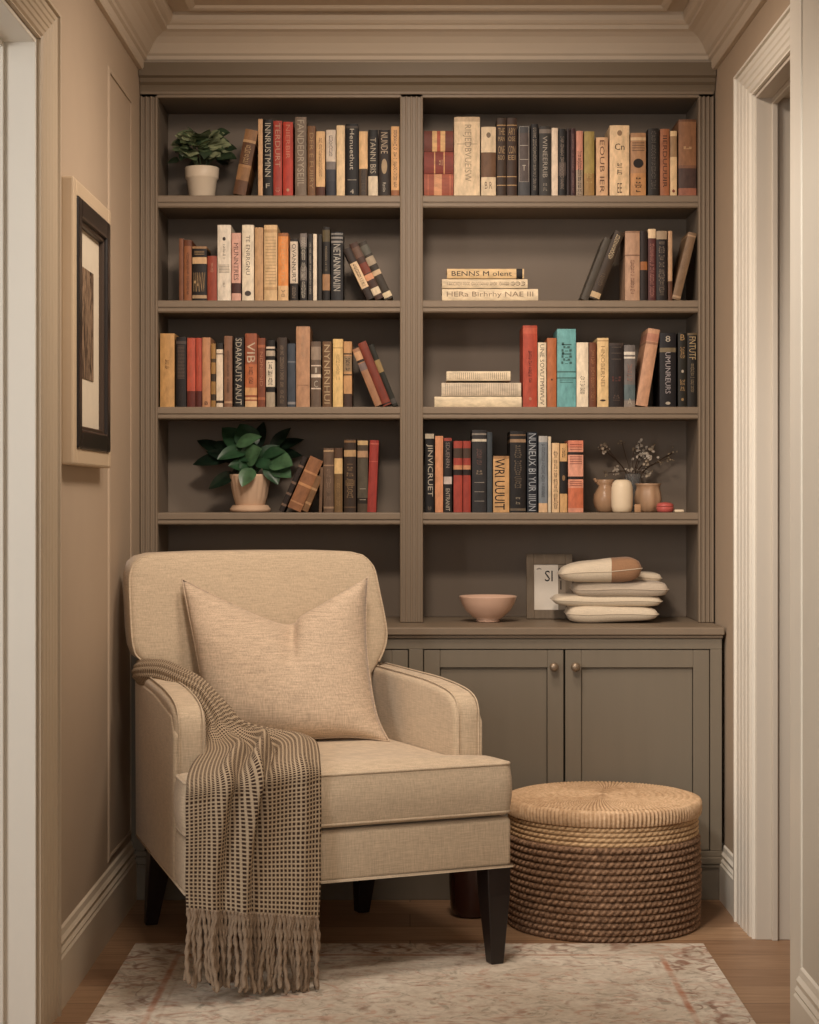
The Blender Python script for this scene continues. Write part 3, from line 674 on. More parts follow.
# fourth right
B('R4', 425, 434.2, 433, (40,32,30), 'black book with white gothic lettering at the left end', [(.93,.99,(160,146,124))], [('T','JINVICRUET',LT,.2,.86,.75),('M','',(130,112,92),.03,.08,.5)])
B('R4', 435, 443.2, 436, (192,126,86), 'plain peach tan book')
B('R4', 443.6, 452, 438, (54,42,40), 'dark book with white lettering and white square', [(.96,1,(150,60,46)),(.38,.48,(176,160,150))], [('T','SDUENRN',(140,122,112),.6,.94,.5),('T','ENTRANIT',LT,.02,.32,.5)])
B('R4', 453.4, 462.6, 441, (160,58,44), 'red volume with dark bands, left of a matching pair', [(.52,.6,(58,34,28)),(.6,.66,(180,120,80)),(.76,.9,(90,66,50))])
B('R4', 463, 470.8, 441, (156,54,40), 'red volume with dark bands, right of a matching pair', [(.52,.6,(58,34,28)),(.6,.66,(176,116,78)),(.76,.9,(92,66,50))])
B('R4', 472, 486.6, 430, (66,62,62), 'thick charcoal book with silver rules', [(.86,.89,(176,164,144)),(.94,.96,(130,120,108))], [('L','3',(160,150,136),.08,.42,.7),('M','',(120,84,76),.58,.78,.4),('M','',(130,112,92),.46,.52,.6)])
B('R4', 487, 492.4, 432, (72,80,86), 'slim blue grey book beside the charcoal one')
B('R4', 493, 509.4, 456, (184,138,86), 'short tan book with large black letters', [(.95,1,(150,108,66))], [('T','WRI UUUIT',(46,34,26),.05,.95,.62,-.1)])
B('R4', 510, 525.8, 431, (44,36,32), 'thick black book with gold rules', [(.86,.9,(140,110,80)),(.94,.96,(120,92,66)),(.02,.05,(110,92,72))], [('M','',(110,94,74),.3,.84,.5),('M','',(150,136,112),.1,.2,.3)])
B('R4', 527, 537.4, 432, (46,52,64), 'navy book with large pale blue lettering', [], [('T','NUNEUX BI YUR IIIUN',(164,168,172),.02,.98,.72)])
B('R4', 538.6, 547.6, 436, (112,118,124), 'light blue grey book with cream foot', [(0,.12,(196,158,116)),(.92,1,(150,146,140))], [('M','',(90,94,102),.2,.9,.4)])
B('R4', 548, 551.2, 436.5, (192,174,146), 'very thin white book')
B('R4', 551.8, 559.4, 443, (204,168,122), 'cream book with brown lettering left of the tan and black', [], [('M','',(130,96,66),.05,.9,.6)])
B('R4', 559.8, 567.4, 443.5, (190,146,92), 'tan book with black middle band', [(.27,.74,(48,36,30))], [('M','',(110,78,48),.8,.94,.5),('O','',(150,110,70),.46,.54,.4)])
B('R4', 568, 583.4, 440.5, (196,126,98), 'peach and orange banded book at the end of the row', [(.06,.34,(186,96,62)),(.46,.5,(60,38,30)),(.8,.84,(60,40,34)),(.9,1,(196,112,84)),(.5,.8,(200,134,108))], [('L','4',(150,60,44),.66,.79,.8),('L','3',(150,60,44),.36,.44,.8),('L','3',(150,60,44),.86,.96,.8)])
# ------------------------------------------------------------------ soft goods helpers
def smoothstep(a, b, x):
    t = max(0, min(1, (x-a)/(b-a))); return t*t*(3-2*t)
def grid_mesh(bm, fn, nu, nv, uvf=None, close=False):
    vs = [[bm.verts.new(fn(i/nu, j/nv)) for j in range(nv+1)] for i in range(nu+1)]
    uv = bm.loops.layers.uv.verify() if uvf else None
    for i in range(nu):
        for j in range(nv):
            f = bm.faces.new((vs[i][j], vs[i+1][j], vs[i+1][j+1], vs[i][j+1]))
            if uv:
                for lp, (a, b) in zip(f.loops, ((i, j), (i+1, j), (i+1, j+1), (i, j+1))): lp[uv].uv = uvf(a/nu, b/nv)
    return vs

# ------------------------------------------------------------------ armchair
FL, FR = Vector((-.560, D*.772)), Vector((.274, D*.832))
BL, BR_ = Vector((-.800, D*.907)), Vector((-.050, D*.943))
def C(u, v, z):
    p = (FL*(1-u)+FR*u)*(1-v)+(BL*(1-u)+BR_*u)*v
    return Vector((p.x, p.y, z))
ORG = C(.5, .5, 0)
chair = empty('armchair', ORG)
tag(chair, 'cream linen armchair with track arms and dark tapered legs', 'armchair')
def ch(name, bm, m, smooth=True, bevel=0, seg=3, parent=None):
    o = obj(name, bm, m, None, smooth, bevel, seg)
    o.data.transform(Matrix.Translation(-ORG)); o.parent = parent or chair
    return o
def hexa(bm, pts_bottom, pts_top):
    sweep(bm, [pts_bottom, pts_top])
ZB, ZS, ZCU, ZARM = .262, .402, .548, .738
# frame: the front rail, side, and lower back
bm = bmesh.new()
hexa(bm, [C(0,0,ZB), C(1,0,ZB), C(1,1,ZB), C(0,1,ZB)], [C(0,0,ZS-.006), C(1,0,ZS-.006), C(1,1,ZS-.006), C(0,1,ZS-.006)])
ch('seat_rail', bm, LINEN, True, .014, 4)
bm = bmesh.new()
hexa(bm, [C(.02,.92,ZS-.02), C(.98,.92,ZS-.02), C(.98,1.0,ZS-.02), C(.02,1.0,ZS-.02)], [C(.03,.98,.73), C(.97,.98,.73), C(.97,1.06,.73), C(.03,1.06,.73)])
ch('back_frame', bm, LINEN, True, .014, 3)
def arm(u0, u1, flip):
    # profile in (v,z) extruded over u
    va = .19
    prof = [(va,ZS-.03)]
    if True:
        prof += [(va, ZARM-.10), (va+.005, ZARM-.062), (va+.025, ZARM-.038), (va+.07, ZARM-.022), (va+.16, ZARM-.01), (.5, ZARM), (.7, ZARM+.005), (1.03, ZARM+.012), (1.0, ZS-.03)]
    bm = bmesh.new()
    ring0 = [C(u0, v, z) for v, z in prof]; ring1 = [C(u1, v, z) for v, z in prof]
    sweep(bm, [ring0, ring1])
    o = ch('armrest', bm, LINEN, True, .02, 4)
    # piping round the inner and outer edge of the arm front and top
    for u in ((u0+.012, u1-.012)):
        b2 = bmesh.new()
        pts = [C(u, v-(.0 if v > va+.05 else .004), z+(.001 if v > va+.03 else 0)) for v, z in prof[1:9]]
        pts = [C(u, va-.0, ZS+.01)]+pts
        tube(b2, catmull(pts, 4), .002, 6)
        ch('piping', b2, PIPE, True, 0, parent=o)
    return o
PIPE = linen('chair_piping', (196,176,150), 1)
arm(0, .098, 1); arm(.89, .982, -1)
# outer side panels: join the arm and the rail in one upholstered face
for u0, u1 in ((-.004, .02), (.965, .986)):
    bm = bmesh.new()
    pr = [(.19, ZB+.004), (.19, ZARM-.1), (.24, ZARM-.05), (.6, ZARM-.022), (1.02, ZARM-.015), (1.0, ZB+.004)]
    sweep(bm, [[C(u0, v, z) for v, z in pr], [C(u1, v, z) for v, z in pr]])
    ch('side_panel', bm, LINEN, True, .008, 3)
# back rest: shaped outline extruded with a lean
outl = [(.11,.44),(.11,.725),(.06,.752),(-.01,.79),(-.026,.82),(-.032,.87),(-.034,.99),(-.030,1.03),(-.016,1.062),(.012,1.079),(.06,1.088),(.25,1.093),(.5,1.094),(.72,1.093),(.84,1.089),(.885,1.08),(.912,1.06),(.927,1.03),(.936,.98),(.953,.87),(.950,.825),(.935,.792),(.912,.76),(.88,.725),(.88,.44)]
def vback(z): return .845+(z-.5)*.27
bm = bmesh.new()
fr = [C(u, vback(z), z) for u, z in outl]; th = .13
bk_ = [C(u, vback(z)+.15+.03*(z-.5), z) for u, z in outl]
r0 = [bm.verts.new(p) for p in fr]; r1 = [bm.verts.new(p) for p in bk_]
n = len(outl)
for i in range(n):
    j = (i+1) % n; bm.faces.new((r0[i], r0[j], r1[j], r1[i]))
# front and back faces bulged: fan of rings towards the centre
def bulge_cap(ring, cu, cz, vfun, depth, sgn):
    prev = ring; m = len(outl)
    for s in (.93, .8, .6, .3):
        cur = []
        for (u, z) in outl:
            uu, zz = cu+(u-cu)*s, cz+(z-cz)*s
            cur.append(bm.verts.new(C(uu, vfun(zz)-sgn*depth*(1-s*s)**.6, zz)))
        for i in range(m):
            j = (i+1) % m; bm.faces.new((prev[i], prev[j], cur[j], cur[i]))
        prev = cur
    c = bm.verts.new(C(cu, vfun(cz)-sgn*depth, cz))
    for i in range(m): bm.faces.new((prev[i], prev[(i+1) % m], c))
bulge_cap(r0, .46, .86, vback, .028, 1)
bulge_cap(r1, .46, .86, lambda z: vback(z)+.15+.03*(z-.5), .012, -1)
backrest = ch('backrest', bm, LINEN, True, .022, 4)
b2 = bmesh.new()
tube(b2, catmull([C(u*(1) , vback(z)+.004, z) for u, z in [((u if u > .5 else u)+(.005 if u < .5 else -.005), z-(.006 if z > 1.05 else 0)) for u, z in outl[2:-2]]], 4), .003, 6)
ch('piping', b2, PIPE, True, 0, parent=backrest)
# T-shaped seat cushion
def soft_slab(outline, z0, z1, rad, crown, cen, per=None):
    """outline in (u,v), star shaped about cen"""
    W = [C(u, v, 0) for u, v in outline]; m = len(W)
    # drop to even spacing with rounded corners
    pts = []
    for i in range(m):
        a, b, c = W[i-1], W[i], W[(i+1) % m]
        da, dc = (a-b), (c-b); r = min(.03, da.length*.45, dc.length*.45)
        p0 = b+da.normalized()*r; p2 = b+dc.normalized()*r
        for t in (0, .25, .5, .75, 1):
            pts.append(p0*(1-t)**2+b*2*t*(1-t)+p2*t*t)
    dense = []
    for i in range(len(pts)):
        a, b = pts[i], pts[(i+1) % len(pts)]; k = max(1, int((b-a).length/.035))
        for s in range(k): dense.append(a+(b-a)*s/k)
    m = len(dense); cc = C(*cen, 0)
    nrm = []
    for i in range(m):
        t = (dense[(i+1) % m]-dense[i-1]).normalized(); nrm.append(Vector((t.y, -t.x, 0)))
    bm = bmesh.new()
    rings = []
    for k in range(5):
        a = -PI/2+PI/2*k/4
        rings.append([Vector((p.x, p.y, z0+rad+rad*math.sin(a)))-q*(rad*(1-math.cos(a))) for p, q in zip(dense, nrm)])
    for k in range(3):
        f = (k+1)/4
        rings.append([Vector((p.x, p.y, z0+rad+(z1-z0-2*rad)*f))+q*(.006*math.sin(PI*f)) for p, q in zip(dense, nrm)])
    for k in range(5):
        a = PI/2*k/4
        rings.append([Vector((p.x, p.y, z1-rad+rad*math.sin(a)))-q*(rad*(1-math.cos(a))) for p, q in zip(dense, nrm)])
    last = rings[-1]
    for s in (.93, .85, .72, .55, .35, .15):
        rings.append([Vector((cc.x+(p.x-cc.x)*s, cc.y+(p.y-cc.y)*s, z1+crown*(1-s**2.2))) for p in last])
    sweep(bm, rings)
    return bm, dense, nrm
bm, dn, nr = soft_slab([(-.004,-.012),(1.0,-.012),(1.0,.178),(.886,.178),(.886,.86),(.102,.86),(.102,.178),(-.004,.178)], ZS, ZCU, .02, .018, (.5,.11))
cush = ch('seat_cushion', bm, LINEN)
for zz in (ZS+.010, ZCU-.008):
    b2 = bmesh.new(); tube(b2, [Vector((p.x, p.y, zz))-q*.003 for p, q in zip(dn, nr)]+[Vector((dn[0].x, dn[0].y, zz))-nr[0]*.003], .0042, 6, cap=False)
    ch('piping', b2, PIPE, True, 0, parent=cush)
# piping round the bottom of the rail
b2 = bmesh.new(); tube(b2, [C(0,0,ZB+.003), C(1,0,ZB+.003), C(1,1,ZB+.003), C(0,1,ZB+.003), C(0,0,ZB+.003)], .0042, 6)
ch('piping', b2, PIPE, True)
# legs
def leg(u, v, du, dv, wt=.07, wb=.036):
    bm = bmesh.new()
    top = C(u, v, ZB+.006); bot = C(u+du, v+dv, 0.0055 if v < .5 else 0.0005)
    rt = []
    ex = (C(1, v, 0)-C(0, v, 0)).normalized(); ey = (C(u, 1, 0)-C(u, 0, 0)).normalized()
    for c, w in ((bot, wb), (bot*.3+top*.7, wt*.93), (top, wt)):
        rt.append([c+ex*a*w/2+ey*b*w/2 for a, b in ((-1,-1),(1,-1),(1,1),(-1,1))])
    sweep(bm, rt)
    ch('leg', bm, DARKWOOD, False, .003, 2)
leg(.105, .12, .006, .01); leg(.958, .045, -.006, -.025); leg(.085, .94, -.03, .07); leg(.87, .94, -.0, .055)

# ------------------------------------------------------------------ scatter pillow with a chopped top
def lerp(a, b, t): return a+(b-a)*t
def pillow():
    TL, TR, BL2, BR2 = Vector((182,579)), Vector((368,577)), Vector((206,741)), Vector((389,741))
    top = catmull([(182,579,0),(215,596,0),(250,612,0),(277,623,0),(289,625,0),(301,620,0),(325,606,0),(350,590,0),(368,577,0)], 8)
    bot = catmull([(206,741,0),(240,737,0),(300,739,0),(350,737,0),(389,741,0)], 8)
    lef = catmull([(206,741,0),(205,705,0),(197,655,0),(189,615,0),(182,579,0)], 8)
    rig = catmull([(389,741,0),(377,715,0),(369,670,0),(366,620,0),(368,577,0)], 8)
    def at(cv, t):
        f = t*(len(cv)-1); i = min(int(f), len(cv)-2); return (cv[i]+(cv[i+1]-cv[i])*(f-i)).to_2d()
    def coons(s, t):
        return (at(bot, s)*(1-t)+at(top, s)*t)+(at(lef, t)*(1-s)+at(rig, t)*s)-((BL2*(1-s)+BR2*s)*(1-t)+(TL*(1-s)+TR*s)*t)
    def kk(s, t): return lerp(.879, .906, t)+.014*s-.003
    def pt(s, t, side):
        q = coons(s, t)
        p = P(q.x, q.y, kk(s, t))
        a, b = 2*s-1, 2*t-1
        e = max(0, (1-abs(a)**2.6)*(1-abs(b)**2.6))**lerp(.78, .42, smoothstep(.56, .63, s)*smoothstep(.62, .9, t))
        th = .118*e
        # crease under the chop, and pulls at the edges
        th -= .06*e*math.exp(-((s-.57)/(.075 if s < .57 else .05))**2)*smoothstep(.45, .95, t)
        th += .004*math.sin(22*t+5*s)*math.exp(-s/.14)*e+.003*math.sin(26*t-6*s)*math.exp(-(1-s)/.12)*e
        n = Vector((-.10, -.93, .34)).normalized()
        return p+n*th*side*(1 if side > 0 else .45)
    bm = bmesh.new(); N = 36
    grid_mesh(bm, lambda s, t: pt(s, t, 1), N, N); grid_mesh(bm, lambda s, t: pt(s, t, -1), N, N)
    bmesh.ops.remove_doubles(bm, verts=bm.verts[:], dist=1e-5)
    o = obj('scatter_pillow', bm, PILLOW_L, None, True)
    # seam cord
    b2 = bmesh.new()
    loop = [pt(s/N, 0, 1) for s in range(N)]+[pt(1, t/N, 1) for t in range(N)]+[pt(1-s/N, 1, 1) for s in range(N)]+[pt(0, 1-t/N, 1) for t in range(N+1)]
    tube(b2, loop, .0022, 6, cap=False)
    obj('seam', b2, PILLOW_L, o, True)
    tag(o, 'beige linen pillow with a chopped top leaning on the armchair back', 'pillow')
pillow()

# ------------------------------------------------------------------ knitted throw with fringe
def throw_mat(uvn=True):
    b = NB('checked_knit', .95, .1)
    c = b.node('ShaderNodeTexCoord'); sp = b.node('ShaderNodeSeparateXYZ'); b.l.new(c.outputs['UV'], sp.inputs[0])
    p = .0108
    sx = b.math('SINE', b.math('MULTIPLY', sp.outputs[0], 2*PI/p)); sy = b.math('SINE', b.math('MULTIPLY', sp.outputs[1], 2*PI/p))
    fx = b.ramp(sx, -.75, .15); fy = b.ramp(sy, -.75, .15)
    f = b.math('MULTIPLY', fx, fy)
    fine = b.noise(b.coord('UV', (500, 500, 1)), 1, 2)
    col = b.mix(f, lin((192,172,146)), lin((66,50,42)))
    b.color(b.mix(b.ramp(fine, .3, .8), col, (.62,.58,.54), 'MULTIPLY'))
    hh = b.math('ADD', b.math('MULTIPLY', f, -1), b.math('MULTIPLY', fine, .4))
    b.bump(hh, .6, .003)
    return b.m
THROW = throw_mat()
CORD = paint('fringe_cord', (146,126,106), .95, .28, (60, 60, 160), .4)
# stations along the throw: left px, right px, k left, k right, bump height, fold strength
ST = [((141,660),(142,684),.902,.897,.020,.3),
      ((152,660),(147,686),.892,.886,.028,.4),
      ((173,664),(165,690),.880,.870,.034,.5),
      ((196,677),(187,702),.866,.855,.036,.6),
      ((214,693),(198,715),.860,.850,.036,.7),
      ((230,708),(204,728),.856,.846,.032,.8),
      ((241,721),(206,741),.855,.840,.026,.9),
      ((270,731),(204,750),.864,.822,.016,1.),
      ((300,736),(200,757),.860,.804,.011,1.),
      ((315,743),(194,764),.844,.790,.010,1.),
      ((319,753),(189,773),.816,.776,.010,1.),
      ((320,765),(186,787),.7945,.7640,.009,1.),
      ((320,784),(185,806),.7915,.7635,.008,1.),
      ((320,812),(185,830),.7915,.7635,.008,.95),
      ((319,850),(185,856),.791,.7635,.008,.8),
      ((319,884),(185,884),.790,.7635,.008,.65),
      ((318,917),(186,909),.789,.7635,.008,.55)]
NT, PER = 56, 7
def throw():
    R = catmull([P(r[0], r[1], kr) for (r, l, kr, kl, b, f) in ST], PER)
    L = catmull([P(l[0], l[1], kl) for (r, l, kr, kl, b, f) in ST], PER)
    BF = catmull([(b, f, 0) for *_, b, f in ST], PER)
    m = len(R)
    base = [[L[i].lerp(R[i], j/NT) for j in range(NT+1)] for i in range(m)]
    pts = []
    for i in range(m):
        row = []
        for j in range(NT+1):
            t = j/NT
            ds = base[min(i+1, m-1)][j]-base[max(i-1, 0)][j]; dt = base[i][NT]-base[i][0]
            nn = dt.cross(ds)
            if nn.length < 1e-9: nn = Vector((0,-1,0))
            nn.normalize()
            if nn.dot(Vector((0,-1,.8))) < 0: nn = -nn
            b, f = BF[i].x, BF[i].y
            prog = i/(m-1)
            h = b*(math.sin(PI*min(1, max(0, t)))**.6)
            # deep folds running down from the twist
            tc = lerp(.62, .40, smoothstep(.35, 1, prog))
            hang = smoothstep(.4, .55, prog)
            h += 1.7*f*hang*(.024*math.exp(-((t-tc)/.045)**2)-.012*math.exp(-((t-tc-.085)/.03)**2)+.012*math.exp(-((t-tc+.22)/.05)**2)-.008*math.exp(-((t-tc+.13)/.03)**2)+.008*math.exp(-((t-.86)/.06)**2))
            h += (1-hang)*.004*math.sin(9*PI*t+prog*10)*f
            h += .002*math.sin(5*t+prog*17)
            row.append(base[i][j]+nn*(h+.004))
        pts.append(row)
    # cumulative length for the pattern
    ln = [0]
    for i in range(1, m): ln.append(ln[-1]+(pts[i][NT//2]-pts[i-1][NT//2]).length)
    W = .36
    bm = bmesh.new()
    vs = [[bm.verts.new(p) for p in r] for r in pts]
    uv = bm.loops.layers.uv.verify()
    for i in range(m-1):
        for j in range(NT):
            f = bm.faces.new((vs[i][j], vs[i][j+1], vs[i+1][j+1], vs[i+1][j]))
            for lp, (a, b) in zip(f.loops, ((i,j),(i,j+1),(i+1,j+1),(i+1,j))): lp[uv].uv = (b/NT*W, ln[a])
    o = obj('throw_blanket', bm, THROW, None, True)
    md = o.modifiers.new('thick', 'SOLIDIFY'); md.thickness = .006; md.offset = -1 if False else 0
    tag(o, 'brown and beige checked knit throw with fringe hanging over the armchair', 'blanket')
    rnd = random.Random(3)
    NTA = 44
    for q in range(NTA):
        t = (q+.5)/NTA; f = t*NT; j = min(int(f), NT-1)
        p = pts[m-1][j].lerp(pts[m-1][j+1], f-j)
        ln_ = .178+rnd.uniform(-.008, .012)
        dx = rnd.uniform(-.018, .018)+(.5-t)*.0; dy = rnd.uniform(-.03, .012)
        cp = []
        for s in range(41):
            a = s/40
            cp.append(Vector((p.x+dx*a*a+.003*math.sin(a*7+q), p.y+dy*a*a+.002*math.sin(a*5+q*2)-.002, p.z+.004-(ln_)*a)))
        # tail lies on the rug
        tail = rnd.uniform(.004, .012); ang = rnd.uniform(-.9, .9)
        for s in range(1, 4): cp.append(cp[40]+Vector((math.sin(ang)*tail*s/3, -.2*abs(math.cos(ang))*tail*s/3, -.003*s)))
        b2 = bmesh.new()
        tube(b2, cp, [.0052+.0005*math.sin(s*2.1) for s in range(41)]+[.0058,.006,.002], 8, twist=.9, lobes=2)
        obj('tassel', b2, CORD, o, True)
throw()

# ------------------------------------------------------------------ rug
def rug():
    x0, x1, y0, y1 = -.77, .822, 3.25, D*.868
    cx, cy = (x0+x1)/2, (y0+y1)/2; hx, hy = (x1-x0)/2, (y1-y0)/2
    b = NB('distressed_rug', .95, .05)
    c = b.node('ShaderNodeTexCoord'); sp = b.node('ShaderNodeSeparateXYZ'); b.l.new(c.outputs['Object'], sp.inputs[0])
    dxn = b.math('SUBTRACT', hx, b.math('ABSOLUTE', sp.outputs[0])); dyn = b.math('SUBTRACT', hy, b.math('ABSOLUTE', sp.outputs[1]))
    d = b.math('MINIMUM', dxn, dyn)
    v = b.coord('Object')
    wob = b.math('MULTIPLY', b.math('SUBTRACT', b.noise(v, 30, 2), .5), .008)
    d = b.math('ADD', d, wob)
    def band(lo, hi, soft=.004):
        return b.math('MULTIPLY', b.ramp(d, lo-soft, lo+soft), b.math('SUBTRACT', 1, b.ramp(d, hi-soft, hi+soft)))
    n1 = b.noise(v, 3.5, 5, .6, .8); n2 = b.noise(v, 11, 5, .65, 2.5); n3 = b.noise(v, 60, 3, .6)
    n4 = b.noise(b.coord('Object', (1,1.7,1)), 6.5, 4, .6, 3.5)
    col = b.mix(b.ramp(n1, .3, .7), lin((196,182,164)), lin((230,220,204)))
    # worn grey-brown drawing in the field
    col = b.mix(b.math('MULTIPLY', b.ramp(n2, .52, .66), .55), col, lin((126,116,100)))
    pk = b.math('MULTIPLY', b.ramp(n4, .53, .64), .42)
    col = b.mix(pk, col, lin((186,128,104)))
    # curling motif lines
    ring = b.math('ABSOLUTE', b.math('SUBTRACT', b.noise(v, 8, 1.5, .4, 1.6), .5))
    line = b.math('SUBTRACT', 1, b.ramp(ring, .018, .05))
    vo = b.node('ShaderNodeTexVoronoi'); vo.feature = 'F1'; vo.inputs['Scale'].default_value = 5.2
    vd = b.node('ShaderNodeVectorMath', operation='ADD'); nz = b.node('ShaderNodeTexNoise'); nz.inputs['Scale'].default_value = 9; nz.inputs['Detail'].default_value = 3
    b.l.new(v, nz.inputs['Vector']); sc_ = b.node('ShaderNodeVectorMath', operation='SCALE'); sc_.inputs['Scale'].default_value = .11
    b.l.new(nz.outputs['Color'], sc_.inputs[0]); b.l.new(v, vd.inputs[0]); b.l.new(sc_.outputs[0], vd.inputs[1]); b.l.new(vd.outputs[0], vo.inputs['Vector'])
    f1 = vo.outputs['Distance']
    ros = b.math('SUBTRACT', 1, b.ramp(b.math('ABSOLUTE', b.math('SUBTRACT', f1, .36)), .02, .07))
    ros = b.math('MAXIMUM', ros, b.math('SUBTRACT', 1, b.ramp(f1, .10, .17)))
    inb = b.math('SUBTRACT', 1, b.ramp(d, .12, .13))
    wear = b.ramp(b.noise(v, 7, 3), .4, .6)
    col = b.mix(b.math('MULTIPLY', b.math('MULTIPLY', line, wear), b.math('ADD', .12, b.math('MULTIPLY', inb, .5))), col, lin((124,80,60)))
    wr2 = b.ramp(b.noise(v, 16, 4, .6), .42, .62)
    col = b.mix(b.math('MULTIPLY', b.math('MULTIPLY', ros, wr2), b.math('ADD', .42, b.math('MULTIPLY', inb, .35))), col, lin((136,92,72)))
    col = b.mix(b.math('MULTIPLY', band(.13, .146), b.math('ADD', .3, b.math('MULTIPLY', wear, .5))), col, lin((176,116,86)))
    col = b.mix(b.math('MULTIPLY', band(.165, .17), b.math('MULTIPLY', wear, .4)), col, lin((150,110,86)))
    col = b.mix(b.ramp(n3, .35, .75), col, (.84,.82,.8), 'MULTIPLY')
    b.color(col); b.bump(n3, .4, .002)
    o = obj('rug', BX(-hx, hx, -hy, hy, 0, .005), b.m, None, bevel=.002)
    o.location = (cx, cy, 0)
    tag(o, 'faded cream rug with worn rust floral border on the wood floor', 'rug')
rug()

# ------------------------------------------------------------------ woven basket pouf
def basket():
    cx, cy = XA(603, .914), D*.9155
    r = empty('woven_basket', (cx, cy, 0))
    tag(r, 'round lidded woven seagrass basket on the floor beside the armchair', 'basket')
    R = .281
    def rope_wall(z0, z1, rows, rad, name, m, amp=.005, twists=110, bulge=0):
        bm = bmesh.new(); n = 560; per = 6; rings = []
        for i in range(rows*per+1):
            z = z0+(z1-z0)*i/(rows*per); ph = i/per
            row = int(min(rows-1, i//per)); fr = ph-row
            ring = []
            for j in range(n):
                a = 2*PI*j/n
                s = abs(math.sin(PI*min(1, fr)))**.7
                tw = abs(math.sin(twists*a*.5-fr*1.9+row*.9))**.7
                rr = rad+amp*s*(.25+.75*tw)+bulge*math.sin(PI*i/(rows*per))
                ring.append((rr*math.cos(a), rr*math.sin(a), z))
            rings.append(ring)
        sweep(bm, rings)
        return obj(name, bm, m, r, True)
    def weave_mat(name, c0, c1, f=80):
        b = NB(name, .85, .12)
        co = b.node('ShaderNodeTexCoord'); sp = b.node('ShaderNodeSeparateXYZ'); b.l.new(co.outputs['Object'], sp.inputs[0])
        n = b.noise(b.coord('Object', (1,1,1.6)), f, 4, .6)
        n2 = b.noise(b.coord('Object'), 7, 2)
        col = b.mix(b.ramp(n, .32, .68), lin(c0), lin(c1))
        # shade in the crevices is put into the colour, darkened by pointiness
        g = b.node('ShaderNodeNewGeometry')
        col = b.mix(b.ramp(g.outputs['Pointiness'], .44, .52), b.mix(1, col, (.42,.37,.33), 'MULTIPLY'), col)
        b.color(b.mix(b.ramp(n2, .3, .7), col, (.8,.77,.74), 'MULTIPLY')); b.bump(n, .3, .002)
        return b.m
    dark = weave_mat('seagrass_dark', (100,76,60), (176,142,114))
    light = weave_mat('seagrass_light', (184,150,112), (226,192,150))
    lidm = weave_mat('seagrass_lid', (194,160,124), (228,196,160), 60)
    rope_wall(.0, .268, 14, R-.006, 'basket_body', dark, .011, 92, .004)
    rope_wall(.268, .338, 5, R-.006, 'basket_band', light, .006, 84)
    # lid: stitched rim and coiled top with radial stitches
    bm = bmesh.new(); n = 840; zl = .325; zh = .372; Rl = .286
    rings = []
    prof = [(Rl-.004, zl), (Rl, zl+.004), (Rl+.002, zl+.02), (Rl+.001, zh-.008), (Rl-.003, zh-.002), (Rl-.009, zh)]
    nc = 15
    for i in range(nc*4):
        q = i/(nc*4); rad = (Rl-.015)*(1-q)
        prof.append((max(rad, .002), zh+.0035*abs(math.sin(PI*(i % 4)/4))+.004*q))
    for k, (rad, z) in enumerate(prof):
        ring = []
        for j in range(n):
            a = 2*PI*j/n
            e = (.0016 if k > 5 else .003)*math.sin(140*a+(k//4)*1.1)
            if k < 6: rr = rad+e*1.1; zz = z
            else: rr = rad; zz = z+e*1.2*min(1, rad/.12)
            ring.append((rr*math.cos(a), rr*math.sin(a), zz))
        rings.append(ring)
    sweep(bm, rings)
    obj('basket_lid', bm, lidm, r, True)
basket()

# dark pot on the floor between chair and basket
def floor_pot():
    o_loc = (XA(472, .926), D*.930, .0005)
    r = empty('dark_pot', o_loc); r.scale = (.8, .8, 1)
    tag(r, 'dark brown glossy pot on the floor between armchair and woven basket', 'pot')
    bm = bmesh.new()
    lathe(bm, [(.001,0),(.062,0),(.072,.006),(.08,.03),(.085,.1),(.086,.2),(.084,.22),(.078,.222),(.074,.2),(.07,.03),(.001,.028)], 36)
    obj('pot_body', bm, plain('dark_glaze', (58,30,22), .25, 0, .5), r, True)
    bm = bmesh.new()
    lathe(bm, [(.0865,.195),(.0895,.2),(.0895,.216),(.0865,.221),(.0855,.216),(.0855,.2)], 36)
    obj('pot_rim', bm, plain('dark_glaze_rim', (40,22,18), .3, 0, .5), r, True)
floor_pot()
# ------------------------------------------------------------------ plants
def leaf(bm, base, tip, width, nrm, droop=.15, fold=.25, mi=0, blunt=.5, nu=8):
    base, tip, nrm = Vector(base), Vector(tip), Vector(nrm).normalized()
    ax = tip-base; L = ax.length; side = ax.cross(nrm).normalized(); up = side.cross(ax).normalized()
    rows = []
    for i in range(nu+1):
        t = i/nu
        w = width*(math.sin(PI*min(1, t**blunt))**.8 if 0 < t < 1 else .02)*.5
        c = base+ax*t+up*(droop*L*(math.sin(PI*t*.9)))
        row = []
        for s in (-1, -.5, 0, .5, 1):
            row.append(bm.verts.new(c+side*w*s+up*(fold*w*abs(s)+.06*w*math.sin(6*t+s*2))))
        rows.append(row)
    for a, b in zip(rows[:-1], rows[1:]):
        for i in range(4): bm.faces.new((a[i], a[i+1], b[i+1], b[i])).material_index = mi
def leaf_mat(name, rgb, rough=.4):
    b = NB(name, rough, .4); c = lin(rgb)
    n = b.noise(b.coord('Object'), 40, 3)
    b.color(b.mix(b.ramp(n, .3, .7), tuple(x*.65 for x in c), tuple(x*1.25 for x in c)))
    return b.m
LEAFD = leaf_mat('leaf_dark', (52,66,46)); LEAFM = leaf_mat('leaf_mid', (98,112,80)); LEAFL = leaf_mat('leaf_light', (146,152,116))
SOIL = plain('soil', (48,34,24), .95)
